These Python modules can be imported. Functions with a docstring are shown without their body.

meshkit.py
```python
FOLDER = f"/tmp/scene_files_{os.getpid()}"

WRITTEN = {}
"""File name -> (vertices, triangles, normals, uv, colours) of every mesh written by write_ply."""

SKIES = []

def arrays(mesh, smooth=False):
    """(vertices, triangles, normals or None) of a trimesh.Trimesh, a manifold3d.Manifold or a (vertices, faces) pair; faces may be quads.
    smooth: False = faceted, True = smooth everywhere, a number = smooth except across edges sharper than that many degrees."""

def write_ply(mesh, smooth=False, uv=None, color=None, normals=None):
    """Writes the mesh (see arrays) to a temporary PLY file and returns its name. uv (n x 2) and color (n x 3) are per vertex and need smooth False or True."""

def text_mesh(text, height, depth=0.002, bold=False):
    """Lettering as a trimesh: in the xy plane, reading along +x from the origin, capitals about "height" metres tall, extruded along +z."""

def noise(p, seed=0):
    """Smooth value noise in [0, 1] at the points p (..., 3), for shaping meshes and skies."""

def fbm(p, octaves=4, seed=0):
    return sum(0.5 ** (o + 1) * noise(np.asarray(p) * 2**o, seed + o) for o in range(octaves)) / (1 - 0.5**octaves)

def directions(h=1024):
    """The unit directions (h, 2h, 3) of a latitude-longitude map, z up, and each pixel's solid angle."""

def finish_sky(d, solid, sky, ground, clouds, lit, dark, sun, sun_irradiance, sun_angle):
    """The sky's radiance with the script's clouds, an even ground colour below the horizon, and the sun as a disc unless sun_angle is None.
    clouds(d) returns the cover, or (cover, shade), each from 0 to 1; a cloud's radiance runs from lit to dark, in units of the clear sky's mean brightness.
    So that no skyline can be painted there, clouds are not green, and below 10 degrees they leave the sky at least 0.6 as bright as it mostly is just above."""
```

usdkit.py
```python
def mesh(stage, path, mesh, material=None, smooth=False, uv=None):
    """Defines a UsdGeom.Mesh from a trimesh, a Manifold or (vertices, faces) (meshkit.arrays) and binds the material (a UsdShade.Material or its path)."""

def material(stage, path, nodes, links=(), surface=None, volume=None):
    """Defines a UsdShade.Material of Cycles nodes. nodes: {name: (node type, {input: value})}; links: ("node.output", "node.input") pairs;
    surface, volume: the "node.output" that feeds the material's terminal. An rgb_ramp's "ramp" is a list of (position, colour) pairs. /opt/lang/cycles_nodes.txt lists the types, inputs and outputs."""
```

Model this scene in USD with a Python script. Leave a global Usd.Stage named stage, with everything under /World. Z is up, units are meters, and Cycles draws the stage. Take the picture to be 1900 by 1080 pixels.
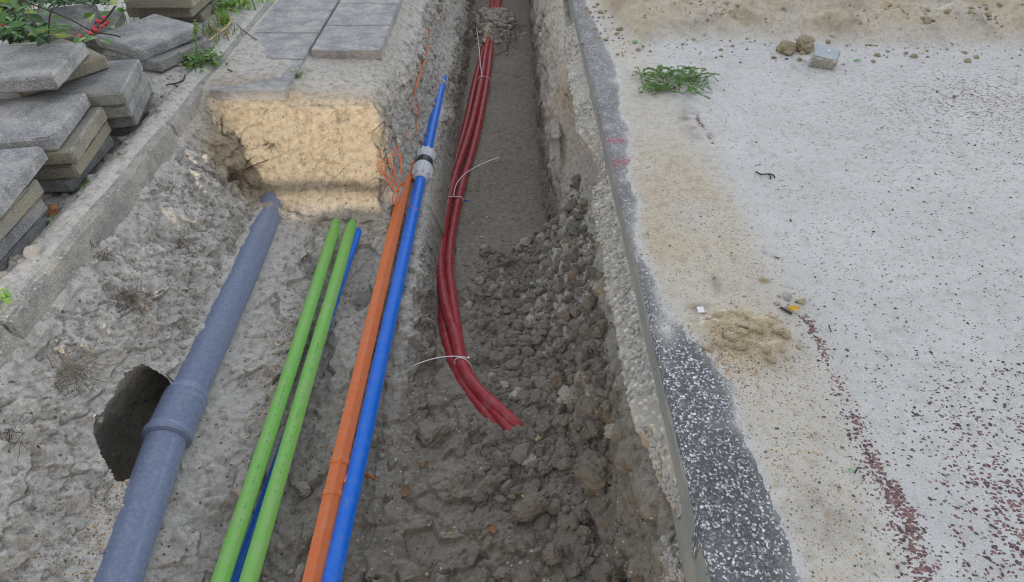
import math, random
import numpy as np, trimesh, usdkit, meshkit
from pxr import Usd, UsdGeom, UsdLux, UsdShade, Gf, Sdf, Vt
from scipy.interpolate import LinearNDInterpolator, RegularGridInterpolator
from scipy.ndimage import gaussian_filter

stage = Usd.Stage.CreateInMemory()
UsdGeom.SetStageUpAxis(stage, UsdGeom.Tokens.z)
UsdGeom.SetStageMetersPerUnit(stage, 1.0)
UsdGeom.Xform.Define(stage, '/World')
stage.SetDefaultPrim(stage.GetPrimAtPath('/World'))
UsdGeom.Scope.Define(stage, '/World/Looks')
rng = np.random.default_rng(7)

# ------------------------------------------------------------------ camera
FOC, EYE = 1130.0, np.array([0.0, 0.0, 1.06])          # focal length in pixels of the 1900 px wide photograph
PITCH, YAW = math.atan(1055 / FOC), math.radians(0.37)
FWD = np.array([math.sin(YAW) * math.cos(PITCH), math.cos(YAW) * math.cos(PITCH), -math.sin(PITCH)])
RGT = np.array([math.cos(YAW), -math.sin(YAW), 0.0])
UPV = np.cross(RGT, FWD)
cam = UsdGeom.Camera.Define(stage, '/World/camera')
M = Gf.Matrix4d(*RGT, 0, *UPV, 0, *(-FWD), 0, *EYE, 1)
cam.AddTransformOp().Set(M)
cam.CreateHorizontalApertureAttr(36.0); cam.CreateVerticalApertureAttr(36.0 * 1080 / 1900)
cam.CreateFocalLengthAttr(36.0 * FOC / 1900)
cam.CreateClippingRangeAttr(Gf.Vec2f(0.05, 200))
cam.CreateExposureAttr(1.0)

# ------------------------------------------------------------------ sky and sun
SUN_AZ, SUN_EL = math.radians(187.5), math.radians(14)     # azimuth clockwise from +y, as the sky texture counts it
SUN = np.array([math.sin(SUN_AZ) * math.cos(SUN_EL), math.cos(SUN_AZ) * math.cos(SUN_EL), math.sin(SUN_EL)])
sky_mat = usdkit.material(stage, '/World/Looks/sky_look', {
    'tc': ('texture_coordinate', {}),
    'sky': ('sky_texture', {'sky_type': 'single_scattering', 'sun_disc': False, 'sun_elevation': SUN_EL, 'sun_rotation': SUN_AZ}),
    'n': ('noise_texture', {'scale': 2.6, 'detail': 5.0, 'roughness': 0.6}),
    'r': ('rgb_ramp', {'ramp': [(0.38, (0, 0, 0)), (0.62, (0.85, 0.85, 0.85))]}),
    'm': ('mix', {'color2': (7.2, 7.0, 6.8)}),
    'b': ('background_shader', {'strength': 0.15})},
    [('tc.generated', 'n.vector'), ('n.fac', 'r.fac'), ('r.color', 'm.fac'), ('sky.color', 'm.color1'), ('m.color', 'b.color')], surface='b.background')
dome = UsdLux.DomeLight.Define(stage, '/World/sky')
UsdShade.MaterialBindingAPI.Apply(dome.GetPrim()).Bind(sky_mat)
dome.GetPrim().SetCustomDataByKey('kind', 'structure')
sun = UsdLux.DistantLight.Define(stage, '/World/sun')
sun.CreateNormalizeAttr(True); sun.CreateIntensityAttr(0.5); sun.CreateAngleAttr(0.8)
sun.CreateColorAttr(Gf.Vec3f(1.0, 0.9, 0.76))
zz = SUN; xx = np.cross([0, 0, 1.0], zz); xx /= np.linalg.norm(xx); yy = np.cross(zz, xx)
sun.AddTransformOp().Set(Gf.Matrix4d(*xx, 0, *yy, 0, *zz, 0, *(SUN * 30), 1))

# ------------------------------------------------------------------ helpers
def at(px, py, z):
    """The point of height z seen at a pixel of the 1900 x 1080 photograph."""
    d = FWD + (px - 950) / FOC * RGT - (py - 540) / FOC * UPV
    return EYE + d * ((z - EYE[2]) / d[2])

used = {}
def numbered(path):
    n = used.get(path, 0); used[path] = n + 1
    return path if n == 0 else f'{path}_{n:03d}'

def tag(p, label=None, cat=None, group=None, kind=None):
    p = p.GetPrim() if hasattr(p, 'GetPrim') else p
    for k, v in (('label', label), ('category', cat), ('group', group), ('kind', kind)):
        if v: p.SetCustomDataByKey(k, v)
    return p

def thing(name, label, cat, loc=(0, 0, 0), group=None, kind=None):
    x = UsdGeom.Xform.Define(stage, numbered('/World/' + name))
    x.AddTranslateOp().Set(Gf.Vec3d(*map(float, loc)))
    return tag(x, label, cat, group, kind)

def obj(name, mesh, mat, parent=None, smooth=35, label=None, cat=None, group=None, kind=None, off=None):
    """ONE mesh prim under a thing (vertices given in world space; off is the thing's place) or under /World."""
    base = parent.GetPath().pathString if parent else '/World'
    v, f, n = meshkit.arrays(mesh, smooth)
    if off is not None: v = v - np.asarray(off)
    m = UsdGeom.Mesh.Define(stage, numbered(base + '/' + name))
    m.CreatePointsAttr(Vt.Vec3fArray.FromNumpy(v.astype(np.float32)))
    m.CreateFaceVertexCountsAttr(Vt.IntArray.FromNumpy(np.full(len(f), 3, np.int32)))
    m.CreateFaceVertexIndicesAttr(Vt.IntArray.FromNumpy(f.astype(np.int32).ravel()))
    m.CreateSubdivisionSchemeAttr('none')
    if n is not None:
        m.CreateNormalsAttr(Vt.Vec3fArray.FromNumpy(n.astype(np.float32))); m.SetNormalsInterpolation('vertex')
    UsdShade.MaterialBindingAPI.Apply(m.GetPrim()).Bind(mat)
    return tag(m, label, cat, group, kind)

def primvar(prim, name, values):
    pv = UsdGeom.PrimvarsAPI(prim).CreatePrimvar(name, Sdf.ValueTypeNames.FloatArray, 'vertex')
    pv.Set(Vt.FloatArray.FromNumpy(np.asarray(values, np.float32)))

def join(ms):
    vs = [np.asarray(m[0] if isinstance(m, tuple) else m.vertices) for m in ms]; fs = [np.asarray(m[1] if isinstance(m, tuple) else m.faces) for m in ms]
    at_ = np.cumsum([0] + [len(v) for v in vs]); return trimesh.Trimesh(np.vstack(vs), np.vstack([f + a for f, a in zip(fs, at_)]), process=False)

def resample(p, step):
    p = np.asarray(p, float); s = np.r_[0, np.cumsum(np.linalg.norm(np.diff(p, axis=0), axis=1))]
    t = np.linspace(0, s[-1], max(2, int(s[-1] / step) + 1))
    return np.stack([np.interp(t, s, p[:, k]) for k in range(p.shape[1])], 1)

def spline(p, step=0.01):
    from scipy.interpolate import PchipInterpolator
    p = np.asarray(p, float); s = np.r_[0, np.cumsum(np.linalg.norm(np.diff(p, axis=0), axis=1))]
    t = np.linspace(0, s[-1], max(3, int(s[-1] / step) + 1))
    q = PchipInterpolator(s, p)(t)
    return gaussian_filter(q, (2, 0), mode='nearest') if len(q) > 12 else q

def tube(path, r, sides=24, caps=True, section=None):
    """A closed pipe along a path, with parallel transported frames."""
    p = np.asarray(path, float); n = len(p)
    r = np.broadcast_to(r, (n,))
    t = np.gradient(p, axis=0); t /= np.linalg.norm(t, axis=1, keepdims=True) + 1e-12
    a = np.cross(t[0], [0, 0, 1.0]) if abs(t[0][2]) < 0.95 else np.cross(t[0], [1.0, 0, 0])
    a /= np.linalg.norm(a); A = []
    for k in range(n):
        a = a - t[k] * (a @ t[k]); a /= np.linalg.norm(a); A.append(a)
    A = np.array(A); B = np.cross(A, t)
    ang = np.arange(sides) * 2 * np.pi / sides
    sec = np.stack([np.cos(ang), np.sin(ang)], 1) if section is None else np.asarray(section, float)
    sides = len(sec)
    v = p[:, None] + r[:, None, None] * (sec[None, :, :1] * A[:, None] + sec[None, :, 1:] * B[:, None])
    i, j = np.meshgrid(np.arange(n - 1), np.arange(sides), indexing='ij'); j2 = (j + 1) % sides
    q = np.stack([i * sides + j, i * sides + j2, (i + 1) * sides + j2, (i + 1) * sides + j], -1).reshape(-1, 4)
    v = v.reshape(-1, 3); f = np.vstack([q[:, [0, 2, 1]], q[:, [0, 3, 2]]])
    if caps:
        c0, c1 = len(v), len(v) + 1; k = np.arange(sides); v = np.vstack([v, p[0], p[-1]])
        f = np.vstack([f, np.stack([np.full(sides, c0), k, (k + 1) % sides], 1), np.stack([np.full(sides, c1), (n - 1) * sides + (k + 1) % sides, (n - 1) * sides + k], 1)])
    return trimesh.Trimesh(v, f, process=False)

def fbm(p, o=4, seed=0): return meshkit.fbm(p, o, seed) - 0.5

STOCK, ICO, trng = {}, {}, np.random.default_rng(99)
def rock(size, seed, stretch=(1, 1, 0.75), sub=3, cuts=7, rough=0.25, fine=0.05):
    """An irregular stone or clod: a sphere cut by random planes, then roughened."""
    if sub <= 2 and seed > 2000: seed = 2000 + seed % 40           # small ones come from a stock of forty shapes
    key = (seed, sub, cuts, rough, fine)
    if key in STOCK: return turned(STOCK[key], stretch, size)
    r = np.random.default_rng(seed)
    if sub not in ICO: ICO[sub] = trimesh.creation.icosphere(subdivisions=sub)
    m = ICO[sub]; v = np.array(m.vertices)
    for _ in range(cuts):
        n = r.normal(size=3); n /= np.linalg.norm(n); d = r.uniform(0.55, 0.9)
        o = np.maximum(v @ n - d, 0); v = v - o[:, None] * n * 0.92
    u = v / np.linalg.norm(v, axis=1, keepdims=True)
    off = r.uniform(0, 50, 3)
    v = v + u * (rough * fbm(v * 1.6 + off, 3, seed) + fine * 2 * fbm(v * 6 + off, 3, seed + 3))[:, None]
    STOCK[key] = (v, np.array(m.faces))
    return turned(STOCK[key], stretch, size)
def turned(vf, stretch, size):
    v = vf[0] * np.asarray(stretch) * size / 2
    a = trng.uniform(0, 2 * np.pi); c, s = math.cos(a), math.sin(a); w = v.copy()
    w[:, 0], w[:, 1] = v[:, 0] * c - v[:, 1] * s, v[:, 0] * s + v[:, 1] * c
    return trimesh.Trimesh(w, vf[1], process=False)

def put(mesh, loc, rz=0.0, rx=0.0, ry=0.0):
    e = trimesh.transformations.euler_matrix(rx, ry, rz, 'sxyz')
    return trimesh.Trimesh(np.asarray(mesh.vertices) @ e[:3, :3].T + np.asarray(loc), mesh.faces, process=False)

# ------------------------------------------------------------------ materials
def mat(name, nodes, links, surface='p.BSDF'): return usdkit.material(stage, '/World/Looks/' + name, nodes, links, surface=surface)

def plain(name, col, rough=0.5, spec=0.5, dirt=None, dirt_amt=0.5, dirt_scale=9.0, bump=0.0, bump_scale=60.0, **kw):
    """A colour with soft dirt in patches and a faint relief."""
    n = {'g': ('geometry', {}), 'n': ('noise_texture', {'scale': dirt_scale, 'detail': 6.0, 'roughness': 0.65}),
         'n2': ('noise_texture', {'scale': bump_scale, 'detail': 4.0}),
         'r': ('rgb_ramp', {'ramp': [(0.45, (0, 0, 0)), (0.75, (dirt_amt,) * 3)]}),
         'm': ('mix', {'color1': col, 'color2': dirt or col}),
         'b': ('bump', {'strength': bump, 'distance': 0.004}),
         'p': ('principled_bsdf', {'roughness': rough, 'specular_ior_level': spec, **kw})}
    l = [('g.position', 'n.vector'), ('g.position', 'n2.vector'), ('n.fac', 'r.fac'), ('r.color', 'm.fac'), ('m.color', 'p.base_color'), ('n2.fac', 'b.height')]
    if bump: l.append(('b.normal', 'p.normal'))
    return mat(name, n, l)

# trench soil: dry grey sand, damp sand and yellow sand by depth and layer, with organic specks and shell grains
SOIL = mat('soil_look', {
    'g': ('geometry', {}),
    'damp': ('attribute', {'attribute': 'damp'}), 'yel': ('attribute', {'attribute': 'yellow'}), 'grav': ('attribute', {'attribute': 'gravel'}),
    'n1': ('noise_texture', {'scale': 5.0, 'detail': 6.0, 'roughness': 0.6}),
    'n2': ('noise_texture', {'scale': 45.0, 'detail': 5.0, 'roughness': 0.65}),
    'n3': ('noise_texture', {'scale': 260.0, 'detail': 3.0, 'roughness': 0.7}),
    'dry': ('mix', {'color1': (0.385, 0.372, 0.350), 'color2': (0.55, 0.533, 0.503)}),
    'wet': ('mix', {'color1': (0.165, 0.15, 0.123), 'color2': (0.25, 0.23, 0.193)}),
    'ye': ('mix', {'color1': (0.32, 0.27, 0.195), 'color2': (0.41, 0.355, 0.27)}),
    'd1': ('math', {'math_type': 'multiply_add', 'value2': 0.5}), 'd2': ('math', {'math_type': 'subtract', 'value2': 0.25, 'use_clamp': True}),
    'm1': ('mix', {}), 'm2': ('mix', {}),
    'rs': ('rgb_ramp', {'ramp': [(0.30, (0.55, 0.53, 0.5)), (0.5, (1, 1, 1)), (0.72, (1.18, 1.17, 1.15))]}), 'm3': ('mix', {'mix_type': 'multiply', 'fac': 0.85}),
    'rf': ('rgb_ramp', {'ramp': [(0.3, (0.6, 0.6, 0.6)), (0.55, (1, 1, 1)), (0.75, (1.25, 1.25, 1.25))]}), 'm4': ('mix', {'mix_type': 'multiply', 'fac': 0.8}),
    'v': ('voronoi_texture', {'scale': 190.0}), 'vr': ('separate_color', {}), 'vt': ('math', {'math_type': 'greater_than', 'value2': 0.994}), 'vc': ('mix', {'color2': (0.45, 0.42, 0.38)}),
    'v2': ('voronoi_texture', {'scale': 75.0}), 'vr2': ('separate_color', {}), 'vt2': ('math', {'math_type': 'greater_than', 'value2': 0.955}), 'vd2': ('math', {'math_type': 'less_than', 'value2': 0.3}), 'vm2': ('math', {'math_type': 'multiply'}), 'vk2': ('math', {'math_type': 'multiply', 'value2': 0.75}), 'vc2': ('mix', {'color2': (0.06, 0.045, 0.03)}),
    'v3': ('voronoi_texture', {'scale': 240.0}), 'vr3': ('separate_color', {}), 'gt': ('math', {'math_type': 'less_than'}), 'gr': ('rgb_ramp', {'ramp': [(0, (0.10, 0.06, 0.035)), (0.4, (0.34, 0.2, 0.08)), (0.7, (0.5, 0.33, 0.14)), (1, (0.12, 0.11, 0.1))]}), 'gm': ('mix', {}),
    'h1': ('math', {'math_type': 'multiply', 'value2': 0.7}), 'h2': ('math', {'math_type': 'multiply_add', 'value2': 0.45}),
    'b': ('bump', {'strength': 0.9, 'distance': 0.006}),
    'p': ('principled_bsdf', {'roughness': 0.95, 'specular_ior_level': 0.12})},
    [('g.position', f'{k}.vector') for k in ('n1', 'n2', 'n3', 'v', 'v2', 'v3')] +
    [('n1.fac', 'dry.fac'), ('n1.fac', 'wet.fac'), ('n2.fac', 'ye.fac'), ('n1.fac', 'd1.value1'), ('damp.fac', 'd1.value3'), ('d1.value', 'd2.value1'),
     ('d2.value', 'm1.fac'), ('dry.color', 'm1.color1'), ('wet.color', 'm1.color2'), ('yel.fac', 'm2.fac'), ('m1.color', 'm2.color1'), ('ye.color', 'm2.color2'),
     ('n2.fac', 'rs.fac'), ('m2.color', 'm3.color1'), ('rs.color', 'm3.color2'), ('n3.fac', 'rf.fac'), ('m3.color', 'm4.color1'), ('rf.color', 'm4.color2'),
     ('v.color', 'vr.color'), ('vr.r', 'vt.value1'), ('vt.value', 'vc.fac'), ('m4.color', 'vc.color1'),
     ('v2.color', 'vr2.color'), ('vr2.g', 'vt2.value1'), ('v2.distance', 'vd2.value1'), ('vt2.value', 'vm2.value1'), ('vd2.value', 'vm2.value2'), ('vm2.value', 'vk2.value1'), ('vk2.value', 'vc2.fac'), ('vc.color', 'vc2.color1'),
     ('v3.color', 'vr3.color'), ('vr3.r', 'gt.value1'), ('grav.fac', 'gt.value2'), ('vr3.g', 'gr.fac'), ('gt.value', 'gm.fac'), ('vc2.color', 'gm.color1'), ('gr.color', 'gm.color2'),
     ('gm.color', 'p.base_color'), ('n3.fac', 'h1.value1'), ('n2.fac', 'h2.value1'), ('h1.value', 'h2.value3'), ('h2.value', 'b.height'), ('b.normal', 'p.normal')])

def clod_mat(name, c1, c2):
    return mat(name, {
        'g': ('geometry', {}), 'n1': ('noise_texture', {'scale': 40.0, 'detail': 6.0, 'roughness': 0.65}), 'n3': ('noise_texture', {'scale': 280.0, 'detail': 3.0, 'roughness': 0.7}),
        'm': ('mix', {'color1': c1, 'color2': c2}), 'rf': ('rgb_ramp', {'ramp': [(0.3, (0.6, 0.6, 0.6)), (0.55, (1, 1, 1)), (0.75, (1.25, 1.25, 1.25))]}), 'm4': ('mix', {'mix_type': 'multiply', 'fac': 0.8}),
        'a': ('math', {'math_type': 'add'}), 'b': ('bump', {'strength': 0.8, 'distance': 0.005}), 'p': ('principled_bsdf', {'roughness': 0.95, 'specular_ior_level': 0.12})},
        [('g.position', 'n1.vector'), ('g.position', 'n3.vector'), ('n1.fac', 'm.fac'), ('m.color', 'm4.color1'), ('n3.fac', 'rf.fac'), ('rf.color', 'm4.color2'), ('m4.color', 'p.base_color'),
         ('n1.fac', 'a.value1'), ('n3.fac', 'a.value2'), ('a.value', 'b.height'), ('b.normal', 'p.normal')])
CLOD = [clod_mat('damp_clod_look', (0.16, 0.146, 0.12), (0.25, 0.23, 0.194)), clod_mat('drier_clod_look', (0.29, 0.272, 0.238), (0.42, 0.40, 0.36)), clod_mat('dark_clod_look', (0.12, 0.11, 0.09), (0.195, 0.178, 0.147))]
STONE = clod_mat('grey_stone_look', (0.30, 0.29, 0.27), (0.48, 0.46, 0.42))
TANSTONE = clod_mat('tan_stone_look', (0.38, 0.27, 0.16), (0.58, 0.48, 0.34))
DARKSTONE = clod_mat('dark_stone_look', (0.1, 0.1, 0.105), (0.2, 0.2, 0.2))
SANDLUMP = clod_mat('sand_lump_look', (0.27, 0.225, 0.145), (0.38, 0.325, 0.225))

# pale blown sand over the cycle path: red chippings show where the sand is thin
SAND = mat('sand_look', {
    'g': ('geometry', {}), 'red': ('attribute', {'attribute': 'red'}), 'yel': ('attribute', {'attribute': 'yellow'}), 'grav': ('attribute', {'attribute': 'gravel'}), 'drk': ('attribute', {'attribute': 'dark'}),
    'n1': ('noise_texture', {'scale': 3.4, 'detail': 9.0, 'roughness': 0.68}), 'n2': ('noise_texture', {'scale': 38.0, 'detail': 5.0, 'roughness': 0.65}), 'n3': ('noise_texture', {'scale': 300.0, 'detail': 2.0, 'roughness': 0.7}),
    'pale': ('mix', {'color1': (0.39, 0.385, 0.375), 'color2': (0.60, 0.595, 0.58)}), 'ye': ('mix', {'color1': (0.36, 0.29, 0.18), 'color2': (0.52, 0.435, 0.30)}),
    'm2': ('mix', {}), 'md': ('mix', {'color2': (0.11, 0.095, 0.08)}),
    'rf': ('rgb_ramp', {'ramp': [(0.3, (0.72, 0.72, 0.72)), (0.55, (1, 1, 1)), (0.75, (1.12, 1.12, 1.12))]}), 'm4': ('mix', {'mix_type': 'multiply', 'fac': 0.8}),
    'rs': ('rgb_ramp', {'ramp': [(0.32, (0.72, 0.7, 0.66)), (0.5, (1, 1, 1))]}), 'm3': ('mix', {'mix_type': 'multiply', 'fac': 0.6}),
    'v2': ('voronoi_texture', {'scale': 125.0}), 's2': ('separate_color', {}), 'd2': ('math', {'math_type': 'less_than', 'value2': 0.27}), 't2': ('math', {'math_type': 'greater_than', 'value2': 0.90}), 'k2': ('math', {'math_type': 'multiply'}), 'f2': ('math', {'math_type': 'multiply', 'value2': 0.8}), 'c2': ('mix', {'color2': (0.13, 0.105, 0.10)}),
    'v3': ('voronoi_texture', {'scale': 300.0}), 's3': ('separate_color', {}), 'gt': ('math', {'math_type': 'less_than'}), 'gr': ('rgb_ramp', {'ramp': [(0, (0.16, 0.12, 0.09)), (0.35, (0.38, 0.24, 0.12)), (0.7, (0.48, 0.37, 0.24)), (1, (0.14, 0.13, 0.12))]}), 'gm': ('mix', {}),
    'mp': ('mapping', {'scale': (1.0, 1.35, 1.0)}), 'dn': ('noise_texture', {'scale': 110.0, 'detail': 3.0}), 'dv': ('vector_math', {'math_type': 'multiply_add', 'vector2': (0.013, 0.013, 0.0)}),
    'v4': ('voronoi_texture', {'scale': 135.0}), 's4': ('separate_color', {}), 'rt': ('math', {'math_type': 'less_than'}), 'rdv': ('math', {'math_type': 'multiply_add', 'value2': 0.34, 'value3': 0.34}), 'rd': ('math', {'math_type': 'less_than'}), 'rk': ('math', {'math_type': 'multiply'}),
    'rr': ('rgb_ramp', {'ramp': [(0, (0.11, 0.078, 0.082)), (0.5, (0.17, 0.098, 0.098)), (1, (0.25, 0.145, 0.135))]}), 'rm': ('mix', {}),
    'a1': ('math', {'math_type': 'multiply_add', 'value2': 0.6}), 'a2': ('math', {'math_type': 'multiply_add', 'value2': 0.6}),
    'b': ('bump', {'strength': 0.8, 'distance': 0.004}),
    'p': ('principled_bsdf', {'roughness': 0.92, 'specular_ior_level': 0.15})},
    [('g.position', f'{k}.vector') for k in ('n1', 'n2', 'n3', 'v2', 'v3', 'dn')] +
    [('n1.fac', 'pale.fac'), ('n2.fac', 'ye.fac'), ('pale.color', 'm2.color1'), ('ye.color', 'm2.color2'), ('yel.fac', 'm2.fac'), ('m2.color', 'md.color1'), ('drk.fac', 'md.fac'),
     ('md.color', 'm4.color1'), ('n3.fac', 'rf.fac'), ('rf.color', 'm4.color2'), ('m4.color', 'm3.color1'), ('n2.fac', 'rs.fac'), ('rs.color', 'm3.color2'),
     ('v2.color', 's2.color'), ('s2.r', 't2.value1'), ('v2.distance', 'd2.value1'), ('t2.value', 'k2.value1'), ('d2.value', 'k2.value2'), ('k2.value', 'f2.value1'), ('f2.value', 'c2.fac'), ('m3.color', 'c2.color1'),
     ('v3.color', 's3.color'), ('s3.r', 'gt.value1'), ('grav.fac', 'gt.value2'), ('s3.g', 'gr.fac'), ('gt.value', 'gm.fac'), ('c2.color', 'gm.color1'), ('gr.color', 'gm.color2'),
     ('dn.color', 'dv.vector1'), ('g.position', 'mp.vector'), ('mp.vector', 'dv.vector3'), ('dv.vector', 'v4.vector'),
     ('v4.color', 's4.color'), ('s4.r', 'rt.value1'), ('red.fac', 'rt.value2'), ('v4.distance', 'rd.value1'), ('red.fac', 'rdv.value1'), ('rdv.value', 'rd.value2'), ('rt.value', 'rk.value1'), ('rd.value', 'rk.value2'), ('s4.g', 'rr.fac'), ('rk.value', 'rm.fac'), ('gm.color', 'rm.color1'), ('rr.color', 'rm.color2'),
     ('rm.color', 'p.base_color'), ('n3.fac', 'a1.value1'), ('rk.value', 'a1.value3'), ('n2.fac', 'a2.value1'), ('a1.value', 'a2.value3'), ('a2.value', 'b.height'), ('b.normal', 'p.normal')])

def aggregate(name, ramp, scale, mortar, rel=0.9, rough=0.8, moss=None, moss_amt=0.0):
    """Exposed stone chippings in mortar: one stone per cell, rounded relief."""
    return mat(name, {
        'g': ('geometry', {}), 'dn': ('noise_texture', {'scale': scale * 0.6, 'detail': 2.0}), 'dv': ('vector_math', {'math_type': 'multiply_add', 'vector2': (0.9 / scale,) * 3}),
        'v': ('voronoi_texture', {'scale': scale}), 's': ('separate_color', {}), 'r': ('rgb_ramp', {'ramp': ramp}),
        'e': ('rgb_ramp', {'ramp': [(0.42, (0, 0, 0)), (0.68, (1, 1, 1))]}), 'm': ('mix', {'color2': mortar}),
        'n': ('noise_texture', {'scale': 11.0, 'detail': 8.0, 'roughness': 0.7}), 'nr': ('rgb_ramp', {'ramp': [(0.35, (0.7, 0.7, 0.7)), (0.65, (1.15, 1.15, 1.15))]}), 'm2': ('mix', {'mix_type': 'multiply', 'fac': 0.8}),
        'mr': ('rgb_ramp', {'ramp': [(0.45, (0, 0, 0)), (0.7, (moss_amt,) * 3)]}), 'm3': ('mix', {'color2': moss or mortar}),
        'n3': ('noise_texture', {'scale': 300.0, 'detail': 2.0}), 'h': ('math', {'math_type': 'multiply_add', 'value2': 0.3}), 'h2': ('math', {'math_type': 'subtract'}),
        'b': ('bump', {'strength': rel, 'distance': 0.005}), 'p': ('principled_bsdf', {'roughness': rough, 'specular_ior_level': 0.25})},
        [('g.position', 'dn.vector'), ('dn.color', 'dv.vector1'), ('g.position', 'dv.vector3'), ('dv.vector', 'v.vector'), ('v.color', 's.color'), ('s.r', 'r.fac'), ('v.distance', 'e.fac'), ('r.color', 'm.color1'), ('e.color', 'm.fac'),
         ('g.position', 'n.vector'), ('n.fac', 'nr.fac'), ('m.color', 'm2.color1'), ('nr.color', 'm2.color2'), ('n.fac', 'mr.fac'), ('m2.color', 'm3.color1'), ('mr.color', 'm3.fac'), ('m3.color', 'p.base_color'),
         ('g.position', 'n3.vector'), ('n3.fac', 'h.value1'), ('h.value', 'h2.value1'), ('v.distance', 'h2.value2'), ('h2.value', 'b.height'), ('b.normal', 'p.normal')])
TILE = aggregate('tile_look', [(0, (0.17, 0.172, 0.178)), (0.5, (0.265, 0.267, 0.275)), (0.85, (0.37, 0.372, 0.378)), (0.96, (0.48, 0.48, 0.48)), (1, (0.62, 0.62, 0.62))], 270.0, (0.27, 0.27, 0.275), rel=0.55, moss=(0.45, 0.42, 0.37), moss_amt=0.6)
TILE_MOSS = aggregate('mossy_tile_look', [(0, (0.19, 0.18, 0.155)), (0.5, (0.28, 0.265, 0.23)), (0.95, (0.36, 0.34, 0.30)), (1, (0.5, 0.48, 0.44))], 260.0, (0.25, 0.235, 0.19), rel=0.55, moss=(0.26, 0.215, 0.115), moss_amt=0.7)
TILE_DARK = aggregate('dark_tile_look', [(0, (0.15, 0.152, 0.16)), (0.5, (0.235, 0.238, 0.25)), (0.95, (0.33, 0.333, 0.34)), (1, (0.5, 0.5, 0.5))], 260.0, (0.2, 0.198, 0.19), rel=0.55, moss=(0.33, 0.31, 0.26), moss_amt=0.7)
CONC = aggregate('rough_concrete_look', [(0, (0.32, 0.305, 0.275)), (0.5, (0.41, 0.395, 0.36)), (0.85, (0.49, 0.475, 0.44)), (1, (0.62, 0.61, 0.58))], 85.0, (0.33, 0.31, 0.27), rel=0.9, moss=(0.31, 0.265, 0.195), moss_amt=0.6)
KERBSIDE = plain('kerb_side_look', (0.20, 0.205, 0.195), 0.9, 0.2, dirt=(0.30, 0.27, 0.22), dirt_amt=0.8, dirt_scale=12.0, bump=0.5, bump_scale=120.0)
OLDKERB = aggregate('old_kerb_look', [(0, (0.20, 0.2, 0.2)), (0.5, (0.28, 0.275, 0.265)), (0.9, (0.36, 0.35, 0.335)), (1, (0.55, 0.55, 0.54))], 160.0, (0.27, 0.26, 0.24), rel=0.7, moss=(0.36, 0.33, 0.28), moss_amt=0.8)

SANDY = (0.36, 0.33, 0.28)
GREY = plain('grey_plastic_look', (0.125, 0.165, 0.265), 0.38, 0.45, dirt=(0.30, 0.31, 0.33), dirt_amt=0.5, dirt_scale=95.0, bump=0.12, bump_scale=14.0)
GREEN = plain('green_plastic_look', (0.17, 0.42, 0.085), 0.4, 0.4, dirt=(0.31, 0.38, 0.22), dirt_amt=0.65, dirt_scale=34.0, bump=0.08, bump_scale=30.0)
BLUE = plain('blue_plastic_look', (0.004, 0.125, 0.60), 0.36, 0.4, dirt=(0.07, 0.19, 0.48), dirt_amt=0.6, dirt_scale=38.0)
ORANGE = plain('orange_plastic_look', (0.56, 0.14, 0.04), 0.42, 0.4, dirt=(0.46, 0.23, 0.13), dirt_amt=0.6, dirt_scale=38.0, bump=0.1, bump_scale=40.0)
NETTING = plain('orange_netting_look', (0.62, 0.12, 0.012), 0.42, 0.4, dirt=(0.5, 0.16, 0.06), dirt_amt=0.5, dirt_scale=40.0)
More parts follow.
